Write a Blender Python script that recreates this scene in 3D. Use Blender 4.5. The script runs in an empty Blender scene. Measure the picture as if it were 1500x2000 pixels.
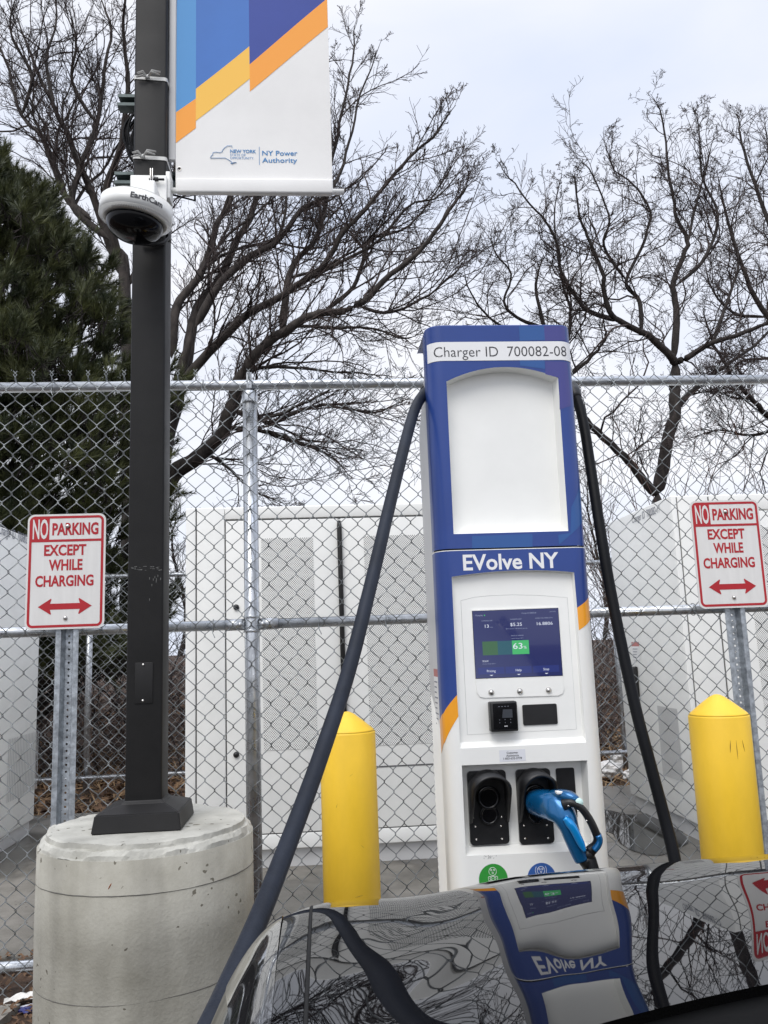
import bpy, bmesh, math, random
import numpy as np
from mathutils import Vector, Matrix
from mathutils.geometry import tessellate_polygon

SC = bpy.context.scene
COL = SC.collection
R_ = math.radians

# ------------------------------------------------------------------ camera
EYE = np.array([0.0, 0.0, 1.30])
PITCH, ROLL, YAW, FPX = R_(9.3), R_(-2.1), R_(4.7), 1620.0
_f = np.array([math.sin(YAW) * math.cos(PITCH), math.cos(YAW) * math.cos(PITCH), math.sin(PITCH)])
_r0 = np.array([math.cos(YAW), -math.sin(YAW), 0.0])
_u0 = np.cross(_r0, _f)
CR = math.cos(ROLL) * _r0 + math.sin(ROLL) * _u0
CU = -math.sin(ROLL) * _r0 + math.cos(ROLL) * _u0
cam_data = bpy.data.cameras.new('camera')
cam = bpy.data.objects.new('camera', cam_data)
COL.objects.link(cam)
cam_data.sensor_fit = 'VERTICAL'
cam_data.sensor_height = 36.0
cam_data.lens = FPX / 2000.0 * 36.0
cam_data.clip_start = 0.02
cam_data.clip_end = 2000.0
_m = Matrix(((CR[0], CU[0], -_f[0], EYE[0]), (CR[1], CU[1], -_f[1], EYE[1]), (CR[2], CU[2], -_f[2], EYE[2]), (0, 0, 0, 1)))
cam.matrix_world = _m
SC.camera = cam


def at(px, py, Y):
    """measured point of the photograph at the distance Y"""
    d = CR * (px - 750.0) / FPX + CU * (1000.0 - py) / FPX + _f
    return EYE + d * (Y / d[1])


def gr(px, py, z=0.0):
    d = CR * (px - 750.0) / FPX + CU * (1000.0 - py) / FPX + _f
    return EYE + d * ((z - EYE[2]) / d[2])


# ------------------------------------------------------------------ light
SUN_EL, SUN_AZ = R_(52), R_(205)          # soft light from high behind the camera
world = bpy.data.worlds.new('World')
SC.world = world
world.use_nodes = True
nt = world.node_tree
nt.nodes.clear()
wo = nt.nodes.new('ShaderNodeOutputWorld')
bg = nt.nodes.new('ShaderNodeBackground')
sky = nt.nodes.new('ShaderNodeTexSky')
sky.sky_type = 'NISHITA'
sky.sun_disc = False
sky.sun_elevation = SUN_EL
sky.sun_rotation = SUN_AZ
sky.air_density = 1.0
sky.dust_density = 2.0
tc = nt.nodes.new('ShaderNodeTexCoord')
mp = nt.nodes.new('ShaderNodeMapping')
mp.inputs['Scale'].default_value = (1.0, 1.0, 2.6)
mp.inputs['Rotation'].default_value = (0.0, 0.25, 0.6)
nz = nt.nodes.new('ShaderNodeTexNoise')
nz.inputs['Scale'].default_value = 1.7
nz.inputs['Detail'].default_value = 6.0
nz.inputs['Roughness'].default_value = 0.5
nz.inputs['Distortion'].default_value = 0.4
rp = nt.nodes.new('ShaderNodeValToRGB')
rp.color_ramp.elements[0].position = 0.34
rp.color_ramp.elements[0].color = (5.0, 5.5, 6.7, 1)
rp.color_ramp.elements[1].position = 0.64
rp.color_ramp.elements[1].color = (6.7, 6.75, 7.1, 1)
sp = nt.nodes.new('ShaderNodeSeparateXYZ')
mr = nt.nodes.new('ShaderNodeMapRange')
mr.inputs['From Min'].default_value = 0.70
mr.inputs['From Max'].default_value = 1.0
mr.inputs['To Min'].default_value = 1.0
mr.inputs['To Max'].default_value = 2.3
mul = nt.nodes.new('ShaderNodeVectorMath')
mul.operation = 'SCALE'
mx = nt.nodes.new('ShaderNodeMix')
mx.data_type = 'RGBA'
mx.inputs['Factor'].default_value = 0.93      # cloud cover over the blue sky
nt.links.new(tc.outputs['Generated'], mp.inputs['Vector'])
nt.links.new(mp.outputs['Vector'], nz.inputs['Vector'])
nt.links.new(nz.outputs['Fac'], rp.inputs['Fac'])
nt.links.new(tc.outputs['Generated'], sp.inputs['Vector'])
nt.links.new(sp.outputs['Z'], mr.inputs['Value'])
nt.links.new(rp.outputs['Color'], mul.inputs[0])
nt.links.new(mr.outputs['Result'], mul.inputs['Scale'])
nt.links.new(sky.outputs['Color'], mx.inputs['A'])
nt.links.new(mul.outputs['Vector'], mx.inputs['B'])
nt.links.new(mx.outputs['Result'], bg.inputs['Color'])
bg.inputs['Strength'].default_value = 0.105
nt.links.new(bg.outputs['Background'], wo.inputs['Surface'])

sun_data = bpy.data.lights.new('sun', 'SUN')
sun_data.energy = 1.3
sun_data.angle = R_(35)
sun_data.color = (1.0, 0.97, 0.92)
sun = bpy.data.objects.new('sun', sun_data)
COL.objects.link(sun)
_sd = Vector((math.sin(SUN_AZ) * math.cos(SUN_EL), math.cos(SUN_AZ) * math.cos(SUN_EL), math.sin(SUN_EL)))
sun.rotation_euler = (-_sd).to_track_quat('-Z', 'Y').to_euler()
sun.location = _sd * 30

SC.view_settings.view_transform = 'Standard'
SC.view_settings.look = 'None'
SC.view_settings.exposure = 0.57
SC.view_settings.gamma = 1.0


# ------------------------------------------------------------------ materials
def lin(r, g, b):
    def c(v):
        v /= 255.0
        return v / 12.92 if v <= 0.04045 else ((v + 0.055) / 1.055) ** 2.4
    return (c(r), c(g), c(b))


def mat(name, col, rough=0.5, metal=0.0, var=0.0, scale=6.0, bump=0.0, bscale=60.0, col2=None, coat=0.0, ior=1.45, emit=None,
        detail=6.0, lo=0.35, hi=0.65, stretch=(1, 1, 1), rvar=0.0):
    m = bpy.data.materials.new(name)
    m.use_nodes = True
    n = m.node_tree.nodes
    b = n['Principled BSDF']
    L = m.node_tree.links
    b.inputs['Base Color'].default_value = (*col, 1)
    b.inputs['Roughness'].default_value = rough
    b.inputs['Metallic'].default_value = metal
    b.inputs['IOR'].default_value = ior
    b.inputs['Coat Weight'].default_value = coat
    b.inputs['Coat Roughness'].default_value = 0.02
    if emit:
        b.inputs['Emission Color'].default_value = (*emit[0], 1)
        b.inputs['Emission Strength'].default_value = emit[1]
    if var or col2 or bump or rvar:
        t = n.new('ShaderNodeTexCoord')
        mpn = n.new('ShaderNodeMapping')
        mpn.inputs['Scale'].default_value = stretch
        L.new(t.outputs['Object'], mpn.inputs['Vector'])
    if var or col2:
        z = n.new('ShaderNodeTexNoise')
        z.inputs['Scale'].default_value = scale
        z.inputs['Detail'].default_value = detail
        z.inputs['Roughness'].default_value = 0.6
        L.new(mpn.outputs['Vector'], z.inputs['Vector'])
        r = n.new('ShaderNodeValToRGB')
        c2 = col2 if col2 else tuple(min(1, v * (1 + var)) for v in col)
        c1 = col if col2 else tuple(v * (1 - var) for v in col)
        r.color_ramp.elements[0].position = lo
        r.color_ramp.elements[1].position = hi
        r.color_ramp.elements[0].color = (*c1, 1)
        r.color_ramp.elements[1].color = (*c2, 1)
        L.new(z.outputs['Fac'], r.inputs['Fac'])
        L.new(r.outputs['Color'], b.inputs['Base Color'])
    if rvar:
        z3 = n.new('ShaderNodeTexNoise')
        z3.inputs['Scale'].default_value = scale * 0.7
        z3.inputs['Detail'].default_value = 4
        L.new(mpn.outputs['Vector'], z3.inputs['Vector'])
        q = n.new('ShaderNodeMapRange')
        q.inputs['From Min'].default_value = 0.35
        q.inputs['From Max'].default_value = 0.65
        q.inputs['To Min'].default_value = max(0.02, rough - rvar)
        q.inputs['To Max'].default_value = min(1.0, rough + rvar)
        L.new(z3.outputs['Fac'], q.inputs['Value'])
        L.new(q.outputs['Result'], b.inputs['Roughness'])
    if bump:
        z2 = n.new('ShaderNodeTexNoise')
        z2.inputs['Scale'].default_value = bscale
        z2.inputs['Detail'].default_value = 4
        L.new(mpn.outputs['Vector'], z2.inputs['Vector'])
        bp = n.new('ShaderNodeBump')
        bp.inputs['Strength'].default_value = bump
        bp.inputs['Distance'].default_value = 0.01
        L.new(z2.outputs['Fac'], bp.inputs['Height'])
        L.new(bp.outputs['Normal'], b.inputs['Normal'])
    return m


M = {}
M['white_plastic'] = mat('white_plastic', (0.85, 0.85, 0.82), 0.32, var=0.03, scale=3, coat=0.2)
M['white_panel'] = mat('white_panel', (0.86, 0.86, 0.83), 0.42, var=0.03, scale=4)
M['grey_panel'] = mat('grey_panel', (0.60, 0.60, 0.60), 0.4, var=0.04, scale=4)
M['seam'] = mat('seam', (0.12, 0.12, 0.12), 0.8)
M['faint_seam'] = mat('faint_seam', (0.56, 0.56, 0.55), 0.8)
M['blue_wrap'] = mat('blue_wrap', (0.024, 0.060, 0.255), 0.34, var=0.06, scale=3, coat=0.1)
M['blue_wrap_light'] = mat('blue_wrap_light', (0.026, 0.098, 0.31), 0.34, coat=0.1)
M['blue_wrap_violet'] = mat('blue_wrap_violet', (0.060, 0.062, 0.25), 0.34, coat=0.1)
M['orange_wrap'] = mat('orange_wrap', (0.88, 0.36, 0.02), 0.3, var=0.04, scale=4, coat=0.3)
M['decal_white'] = mat('decal_white', (0.82, 0.82, 0.82), 0.4)
M['ink'] = mat('ink', (0.045, 0.045, 0.05), 0.5)
M['ink_grey'] = mat('ink_grey', (0.22, 0.23, 0.27), 0.6)
M['black_plastic'] = mat('black_plastic', (0.012, 0.012, 0.013), 0.38, var=0.2, scale=30, bump=0.1, bscale=500)
M['black_gloss'] = mat('black_gloss', (0.006, 0.006, 0.007), 0.12)
M['black_matte'] = mat('black_matte', (0.012, 0.012, 0.012), 0.7)
M['rubber_black_skylit'] = mat('rubber_black_skylit', (0.014, 0.018, 0.028), 0.5, ior=1.3, var=0.25, scale=14, bump=0.08, bscale=200, stretch=(1, 1, 0.3))  # same black rubber; bluish sky light on the left cable is put into this colour
M['rubber_black'] = mat('rubber_black', (0.005, 0.0055, 0.007), 0.5, ior=1.25, var=0.3, scale=14, bump=0.08, bscale=200, stretch=(1, 1, 0.3))
M['chrome'] = mat('chrome', (0.62, 0.60, 0.57), 0.18, 1.0)
M['galv'] = mat('galv', (0.56, 0.58, 0.60), 0.33, 0.9, var=0.16, scale=26, rvar=0.12, bump=0.05, bscale=120)
M['galv_wire'] = mat('galv_wire', (0.27, 0.285, 0.29), 0.45, 0.8, var=0.2, scale=40)
M['galv_post'] = mat('galv_post', (0.40, 0.43, 0.46), 0.48, 0.7, var=0.3, scale=45, rvar=0.12, bump=0.1, bscale=140)
M['pole_paint'] = mat('pole_paint', (0.015, 0.0145, 0.0145), 0.5, ior=1.35, var=0.12, scale=9, bump=0.06, bscale=320, rvar=0.06)
M['scuff'] = mat('scuff', (0.16, 0.16, 0.155), 0.8)
M['yellow'] = mat('yellow', (0.87, 0.55, 0.040), 0.45, rvar=0.1, var=0.09, scale=5, bump=0.03, bscale=90, stretch=(1, 1, 0.5))
M['yellow_mark'] = mat('yellow_mark', (0.25, 0.15, 0.03), 0.7)
M['sign_white'] = mat('sign_white', (0.72, 0.71, 0.69), 0.35, var=0.05, scale=9, stretch=(3, 1, 0.25))
M['sign_red'] = mat('sign_red', (0.43, 0.016, 0.024), 0.4, var=0.05, scale=8)
M['banner_white'] = mat('banner_white', (0.82, 0.81, 0.79), 0.7, var=0.03, scale=5, bump=0.04, bscale=300)
M['banner_sky'] = mat('banner_sky', lin(84, 148, 205), 0.65)
M['banner_blue'] = mat('banner_blue', lin(66, 116, 190), 0.65, var=0.08, scale=2)
M['banner_indigo'] = mat('banner_indigo', lin(52, 72, 152), 0.65, var=0.08, scale=2)
M['banner_orange'] = mat('banner_orange', lin(248, 164, 66), 0.65)
M['banner_yellow'] = mat('banner_yellow', lin(248, 194, 84), 0.65)
M['banner_ink'] = mat('banner_ink', lin(70, 132, 186), 0.65)
M['zip'] = mat('zip', (0.62, 0.62, 0.60), 0.5)
M['strut'] = mat('strut', (0.11, 0.14, 0.14), 0.5, 0.3, var=0.2, scale=30)
M['bark'] = mat('bark', (0.021, 0.017, 0.0155), 0.9, col2=(0.058, 0.048, 0.042), scale=14, bump=0.7, bscale=22, stretch=(1, 1, 0.35))
M['bark_dark'] = mat('bark_dark', (0.017, 0.014, 0.013), 0.9, col2=(0.046, 0.038, 0.034), scale=14, bump=0.7, bscale=22, stretch=(1, 1, 0.35))
M['twig'] = mat('twig', (0.036, 0.027, 0.026), 0.9, col2=(0.075, 0.055, 0.05), scale=3)
M['twig_red'] = mat('twig_red', (0.060, 0.030, 0.025), 0.9, col2=(0.11, 0.065, 0.05), scale=3)
M['needle'] = mat('needle', (0.022, 0.032, 0.013), 0.5, col2=(0.115, 0.125, 0.045), scale=3.0, lo=0.36, hi=0.66)
M['leaf'] = mat('leaf', (0.055, 0.026, 0.015), 0.85, col2=(0.20, 0.12, 0.065), scale=9, lo=0.3, hi=0.7)
M['straw'] = mat('straw', (0.17, 0.10, 0.05), 0.85, col2=(0.32, 0.22, 0.12), scale=5)
M['tyre'] = mat('tyre', (0.018, 0.018, 0.018), 0.75, bump=0.2, bscale=80)
M['rim'] = mat('rim', (0.30, 0.30, 0.31), 0.3, 0.9)
M['car_paint'] = mat('car_paint', (0.003, 0.003, 0.0035), 0.012, ior=1.42)
M['lamp_dark'] = mat('lamp_dark', (0.006, 0.006, 0.007), 0.06, coat=1.0, ior=1.5)
M['paper'] = mat('paper', (0.66, 0.65, 0.62), 0.7, var=0.1, scale=12)
M['wrapper'] = mat('wrapper', (0.03, 0.035, 0.16), 0.35, col2=(0.55, 0.55, 0.6), scale=26, lo=0.5, hi=0.56)
M['film'] = mat('film', (0.42, 0.42, 0.41), 0.3, col2=(0.72, 0.70, 0.68), scale=14)
M['blue_metal'] = mat('blue_metal', (0.005, 0.115, 0.30), 0.25, 0.45, var=0.1, scale=20, coat=0.6)
M['blue_bright'] = mat('blue_bright', (0.005, 0.27, 0.68), 0.22, 0.3, coat=0.6)
M['mint'] = mat('mint', (0.55, 0.75, 0.72), 0.4)
M['green'] = mat('green', (0.035, 0.30, 0.045), 0.45)
M['sticker_blue'] = mat('sticker_blue', (0.035, 0.11, 0.36), 0.45)
M['dark_void'] = mat('dark_void', (0.004, 0.004, 0.004), 0.9)
M['concrete_seam'] = mat('concrete_seam', (0.13, 0.125, 0.11), 0.9)
M['dome_glass'] = mat('dome_glass', (0.004, 0.004, 0.005), 0.10, ior=1.3)
M['cowl_black'] = mat('cowl_black', (0.003, 0.003, 0.003), 0.6, ior=1.15)
M['rust'] = mat('rust', (0.22, 0.06, 0.02), 0.9)
M['red_sticker'] = mat('red_sticker', (0.50, 0.20, 0.19), 0.6)
SCREEN = dict(bg=(0.012, 0.016, 0.075), dim=(0.022, 0.032, 0.13), txt=(0.75, 0.78, 0.85))
M['scr'] = mat('scr', (0.006, 0.007, 0.016), 0.07, emit=((0.010, 0.014, 0.072), 1.0), coat=0.4)
M['scr_card'] = mat('scr_card', (0.006, 0.007, 0.016), 0.07, emit=((0.016, 0.024, 0.115), 1.0))
M['scr_txt'] = mat('scr_txt', (0.02, 0.02, 0.02), 0.2, emit=((0.48, 0.51, 0.60), 1.0))
M['scr_dim'] = mat('scr_dim', (0.02, 0.02, 0.02), 0.2, emit=((0.22, 0.25, 0.36), 1.0))
M['scr_green'] = mat('scr_green', (0.01, 0.02, 0.01), 0.15, emit=((0.035, 0.29, 0.095), 1.0))
M['scr_bar'] = mat('scr_bar', (0.01, 0.01, 0.01), 0.15, emit=((0.012, 0.065, 0.090), 1.0))
M['scr_bar_green'] = mat('scr_bar_green', (0.01, 0.01, 0.01), 0.15, emit=((0.028, 0.085, 0.038), 1.0))


def perforated():
    m = mat('perforated', (0.78, 0.78, 0.75), 0.5)
    n = m.node_tree.nodes
    L = m.node_tree.links
    b = n['Principled BSDF']
    t = n.new('ShaderNodeTexCoord')
    s = n.new('ShaderNodeSeparateXYZ')
    L.new(t.outputs['Object'], s.inputs[0])

    def mt(op, a, bb=None):
        q = n.new('ShaderNodeMath')
        q.operation = op
        for i, v in enumerate((a, bb)):
            if v is None:
                continue
            if isinstance(v, (int, float)):
                q.inputs[i].default_value = v
            else:
                L.new(v, q.inputs[i])
        return q.outputs[0]
    P = 0.0130
    res = None
    for ox, oz in ((0, 0), (0.5, 0.5)):
        x = mt('SUBTRACT', mt('FRACT', mt('ADD', mt('DIVIDE', s.outputs['X'], P), ox)), 0.5)
        z = mt('SUBTRACT', mt('FRACT', mt('ADD', mt('DIVIDE', s.outputs['Z'], P * 1.1), oz)), 0.5)
        d = mt('SQRT', mt('ADD', mt('MULTIPLY', x, x), mt('MULTIPLY', z, z)))
        k = mt('LESS_THAN', d, 0.205)
        res = k if res is None else mt('MAXIMUM', res, k)
    mixn = n.new('ShaderNodeMix')
    mixn.data_type = 'RGBA'
    mixn.inputs['A'].default_value = (0.86, 0.86, 0.83, 1)
    mixn.inputs['B'].default_value = (0.055, 0.06, 0.06, 1)
    L.new(res, mixn.inputs['Factor'])
    L.new(mixn.outputs['Result'], b.inputs['Base Color'])
    return m


M['perforated'] = perforated()


def concrete(name, c1, c2, wet=False, seams=None):
    m = mat(name, c1, 0.85, col2=c2, scale=5.0, lo=0.36, hi=0.64, detail=10)
    n = m.node_tree.nodes
    L = m.node_tree.links
    b = n['Principled BSDF']
    t = n.new('ShaderNodeTexCoord')
    base = b.inputs['Base Color'].links[0].from_socket
    # pits: small dark cavities of the cast face
    v = n.new('ShaderNodeTexVoronoi')
    v.inputs['Scale'].default_value = 34
    zd = n.new('ShaderNodeTexNoise')
    zd.inputs['Scale'].default_value = 55
    L.new(t.outputs['Object'], zd.inputs['Vector'])
    sd_ = n.new('ShaderNodeVectorMath')
    sd_.operation = 'SCALE'
    sd_.inputs['Scale'].default_value = 0.022
    L.new(zd.outputs['Color'], sd_.inputs[0])
    ad_ = n.new('ShaderNodeVectorMath')
    ad_.operation = 'ADD'
    L.new(t.outputs['Object'], ad_.inputs[0])
    L.new(sd_.outputs['Vector'], ad_.inputs[1])
    L.new(ad_.outputs['Vector'], v.inputs['Vector'])
    z = n.new('ShaderNodeTexNoise')
    z.inputs['Scale'].default_value = 7
    L.new(t.outputs['Object'], z.inputs['Vector'])
    lt = n.new('ShaderNodeMath')
    lt.operation = 'LESS_THAN'
    L.new(v.outputs['Distance'], lt.inputs[0])
    lt2 = n.new('ShaderNodeMath')
    lt2.operation = 'MULTIPLY'
    mrr = n.new('ShaderNodeMapRange')
    mrr.inputs['From Min'].default_value = 0.46
    mrr.inputs['From Max'].default_value = 0.72
    mrr.inputs['To Min'].default_value = 0.0
    mrr.inputs['To Max'].default_value = 0.30
    L.new(z.outputs['Fac'], mrr.inputs['Value'])
    L.new(mrr.outputs['Result'], lt.inputs[1])
    mixn = n.new('ShaderNodeMix')
    mixn.data_type = 'RGBA'
    mixn.inputs['B'].default_value = (c1[0] * 0.45, c1[1] * 0.43, c1[2] * 0.4, 1)
    L.new(base, mixn.inputs['A'])
    L.new(lt.outputs[0], mixn.inputs['Factor'])
    # fine grain + large blotches as bump
    z2 = n.new('ShaderNodeTexNoise')
    z2.inputs['Scale'].default_value = 120
    z2.inputs['Detail'].default_value = 5
    L.new(t.outputs['Object'], z2.inputs['Vector'])
    sb = n.new('ShaderNodeMath')
    sb.operation = 'SUBTRACT'
    L.new(z2.outputs['Fac'], sb.inputs[0])
    L.new(lt.outputs[0], sb.inputs[1])
    bp = n.new('ShaderNodeBump')
    bp.inputs['Strength'].default_value = 0.35
    bp.inputs['Distance'].default_value = 0.004
    L.new(sb.outputs[0], bp.inputs['Height'])
    L.new(bp.outputs['Normal'], b.inputs['Normal'])
    # vertical stain streaks
    mpn = n.new('ShaderNodeMapping')
    mpn.inputs['Scale'].default_value = (1, 1, 0.16) if not wet else (1, 1, 1)
    L.new(t.outputs['Object'], mpn.inputs['Vector'])
    z4 = n.new('ShaderNodeTexNoise')
    z4.inputs['Scale'].default_value = 9 if not wet else 1.1
    z4.inputs['Detail'].default_value = 6
    L.new(mpn.outputs['Vector'], z4.inputs['Vector'])
    rr = n.new('ShaderNodeMapRange')
    rr.inputs['From Min'].default_value = 0.48
    rr.inputs['From Max'].default_value = 0.72 if not wet else 0.52
    rr.inputs['To Min'].default_value = 1.0
    rr.inputs['To Max'].default_value = 0.72 if not wet else 0.62
    L.new(z4.outputs['Fac'], rr.inputs['Value'])
    sc = n.new('ShaderNodeVectorMath')
    sc.operation = 'SCALE'
    L.new(mixn.outputs['Result'], sc.inputs[0])
    L.new(rr.outputs['Result'], sc.inputs['Scale'])
    L.new(sc.outputs['Vector'], b.inputs['Base Color'])
    if wet:
        r2 = n.new('ShaderNodeMapRange')
        r2.inputs['From Min'].default_value = 0.48
        r2.inputs['From Max'].default_value = 0.54
        r2.inputs['To Min'].default_value = 0.85
        r2.inputs['To Max'].default_value = 0.32
        L.new(z4.outputs['Fac'], r2.inputs['Value'])
        L.new(r2.outputs['Result'], b.inputs['Roughness'])
    return m


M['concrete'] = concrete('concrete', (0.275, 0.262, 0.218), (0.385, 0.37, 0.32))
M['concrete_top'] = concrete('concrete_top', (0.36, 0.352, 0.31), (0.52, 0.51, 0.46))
M['pad'] = concrete('pad', (0.14, 0.13, 0.11), (0.21, 0.195, 0.17), wet=True)
M['kerb'] = concrete('kerb_concrete', (0.24, 0.22, 0.19), (0.33, 0.31, 0.27))
M['asphalt'] = mat('asphalt', (0.04, 0.04, 0.042), 0.8, col2=(0.07, 0.07, 0.072), scale=3, bump=0.4, bscale=160)
M['soil'] = mat('soil', (0.028, 0.018, 0.012), 0.95, col2=(0.085, 0.05, 0.032), scale=16, bump=0.9, bscale=40, detail=10)
M['hill'] = mat('hill_litter', (0.026, 0.016, 0.011), 0.95, col2=(0.085, 0.05, 0.032), scale=9, bump=0.9, bscale=30, detail=10)
M['water'] = mat('water', (0.02, 0.02, 0.018), 0.03, ior=1.33)


def glass():
    m = bpy.data.materials.new('windscreen_glass')
    m.use_nodes = True
    n = m.node_tree.nodes
    L = m.node_tree.links
    n.clear()
    o = n.new('ShaderNodeOutputMaterial')
    a = n.new('ShaderNodeBsdfTransparent')
    a.inputs['Color'].default_value = (0.7, 0.75, 0.73, 1)
    g = n.new('ShaderNodeBsdfGlossy')
    g.inputs['Roughness'].default_value = 0.01
    fr = n.new('ShaderNodeFresnel')
    fr.inputs['IOR'].default_value = 1.45
    x = n.new('ShaderNodeMixShader')
    L.new(fr.outputs[0], x.inputs[0])
    L.new(a.outputs[0], x.inputs[1])
    L.new(g.outputs[0], x.inputs[2])
    L.new(x.outputs[0], o.inputs['Surface'])
    return m


M['glass'] = glass()


# ------------------------------------------------------------------ mesh helpers
class MB:
    def __init__(s):
        s.v, s.f, s.m, s.sm, s.n = [], [], [], [], 0

    def add(s, V, Fs, m=0, smooth=False):
        V = np.asarray(V, float).reshape(-1, 3)
        o = s.n
        s.v.append(V)
        s.n += len(V)
        for f in Fs:
            s.f.append([i + o for i in f])
            s.m.append(m)
            s.sm.append(smooth)
        return s

    def box(s, a, b, m=0, bev=0.0):
        x0, y0, z0 = a
        x1, y1, z1 = b
        if bev <= 0:
            V = [(x0, y0, z0), (x1, y0, z0), (x1, y1, z0), (x0, y1, z0), (x0, y0, z1), (x1, y0, z1), (x1, y1, z1), (x0, y1, z1)]
            return s.add(V, [(3, 2, 1, 0), (4, 5, 6, 7), (0, 1, 5, 4), (1, 2, 6, 5), (2, 3, 7, 6), (3, 0, 4, 7)], m)
        bm = bmesh.new()
        bmesh.ops.create_cube(bm, size=1.0)
        for v in bm.verts:
            v.co = Vector(((x0 + x1) / 2 + v.co.x * (x1 - x0), (y0 + y1) / 2 + v.co.y * (y1 - y0), (z0 + z1) / 2 + v.co.z * (z1 - z0)))
        bmesh.ops.bevel(bm, geom=bm.edges[:], offset=bev, segments=3, profile=0.5, affect='EDGES')
        return s.bm(bm, m, True)

    def bm(s, bm, m=0, smooth=False):
        bm.verts.index_update()
        s.add([v.co[:] for v in bm.verts], [[v.index for v in f.verts] for f in bm.faces], m, smooth)
        bm.free()
        return s

    def tube(s, P, r, n=12, m=0, caps=True, flat=1.0):
        P = np.asarray(P, float)
        K = len(P)
        r = np.broadcast_to(np.asarray(r, float), (K,)) if np.ndim(r) < 2 else r
        T = np.gradient(P, axis=0)
        T /= np.linalg.norm(T, axis=1)[:, None] + 1e-12
        a = np.array([0.0, 0.0, 1.0]) if abs(T[0][2]) < 0.9 else np.array([0.0, 1.0, 0.0])
        N = np.cross(T[0], a)
        N /= np.linalg.norm(N)
        V = []
        for k in range(K):
            N = N - T[k] * (N @ T[k])
            N /= np.linalg.norm(N)
            B = np.cross(T[k], N)
            for i in range(n):
                t = 2 * math.pi * i / n
                V.append(P[k] + r[k] * (math.cos(t) * N + math.sin(t) * B * flat))
        F = [(k * n + i, k * n + (i + 1) % n, (k + 1) * n + (i + 1) % n, (k + 1) * n + i) for k in range(K - 1) for i in range(n)]
        s.add(V, F, m, True)
        if caps:
            o = s.n - K * n
            s.f.append([o + i for i in range(n)][::-1]); s.m.append(m); s.sm.append(False)
            s.f.append([o + (K - 1) * n + i for i in range(n)]); s.m.append(m); s.sm.append(False)
        return s

    def lathe(s, prof, c=(0, 0, 0), n=32, m=0, mtx=None, smooth=True):
        V, F = [], []
        K = len(prof)
        for (r, z) in prof:
            for i in range(n):
                t = 2 * math.pi * i / n
                p = np.array([r * math.cos(t), r * math.sin(t), z])
                if mtx is not None:
                    p = mtx @ p
                V.append(p + np.array(c))
        for k in range(K - 1):
            for i in range(n):
                F.append((k * n + i, k * n + (i + 1) % n, (k + 1) * n + (i + 1) % n, (k + 1) * n + i))
        s.add(V, F, m, smooth)
        o = s.n - K * n
        if prof[0][0] > 1e-6:
            s.f.append([o + i for i in range(n)][::-1]); s.m.append(m); s.sm.append(False)
        if prof[-1][0] > 1e-6:
            s.f.append([o + (K - 1) * n + i for i in range(n)]); s.m.append(m); s.sm.append(False)
        return s

    def poly(s, loops, fn, m=0, thick=None):
        """2D loops (first outer, others holes) mapped by fn(u,v,d) into space; thick = extrusion back along d"""
        tris = tessellate_polygon([[Vector((p[0], p[1], 0)) for p in lp] for lp in loops])
        flat = [p for lp in loops for p in lp]
        V = [fn(u, v, 0.0) for u, v in flat]
        area = []
        F = []
        for t in tris:
            a, b, c = (flat[i] for i in t)
            cr = (b[0] - a[0]) * (c[1] - a[1]) - (b[1] - a[1]) * (c[0] - a[0])
            if abs(cr) < 1e-12:
                continue
            F.append(tuple(t) if cr > 0 else tuple(t)[::-1])
        s.add(V, F, m)
        if thick:
            o = 0
            for lp in loops:
                n = len(lp)
                W = [fn(u, v, 0.0) for u, v in lp] + [fn(u, v, thick) for u, v in lp]
                s.add(W, [(i, i + n, (i + 1) % n + n, (i + 1) % n) for i in range(n)], m)
            V2 = [fn(u, v, thick) for u, v in flat]
            s.add(V2, [f[::-1] for f in F], m)
        return s

    def build(s, name, mats, parent=None, recalc=False):
        me = bpy.data.meshes.new(name)
        V = np.concatenate(s.v) if s.v else np.zeros((0, 3))
        off = np.zeros(3)
        if parent is not None:
            off = np.array(ORIG.get(parent.name, (0, 0, 0)), float)
        me.from_pydata((V - off).tolist(), [], s.f)
        if not isinstance(mats, (list, tuple)):
            mats = [mats]
        for q in mats:
            me.materials.append(q)
        me.polygons.foreach_set('material_index', s.m)
        me.polygons.foreach_set('use_smooth', s.sm)
        me.update()
        if recalc:
            bm = bmesh.new()
            bm.from_mesh(me)
            bmesh.ops.remove_doubles(bm, verts=bm.verts, dist=1e-5)
            bmesh.ops.recalc_face_normals(bm, faces=bm.faces)
            bm.to_mesh(me)
            bm.free()
        o = bpy.data.objects.new(name, me)
        COL.objects.link(o)
        if parent is not None:
            o.parent = parent
            ORIG[o.name] = tuple(off)
        return o


ORIG = {}


def raw_mesh(name, V, F4, m, parent=None, smooth=True, mats=None):
    """fast numpy mesh: V (n,3), F (k,3|4)"""
    me = bpy.data.meshes.new(name)
    k = F4.shape[1]
    me.vertices.add(len(V))
    off = np.array(ORIG.get(parent.name, (0, 0, 0)), float) if parent is not None else np.zeros(3)
    me.vertices.foreach_set('co', (V - off).astype(np.float32).ravel())
    me.loops.add(F4.size)
    me.loops.foreach_set('vertex_index', F4.astype(np.int32).ravel())
    me.polygons.add(len(F4))
    me.polygons.foreach_set('loop_start', np.arange(0, F4.size, k, dtype=np.int32))
    me.polygons.foreach_set('use_smooth', np.full(len(F4), smooth))
    me.materials.append(m)
    me.update(calc_edges=True)
    o = bpy.data.objects.new(name, me)
    COL.objects.link(o)
    if parent is not None:
        o.parent = parent
        ORIG[o.name] = tuple(off)
    return o


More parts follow.
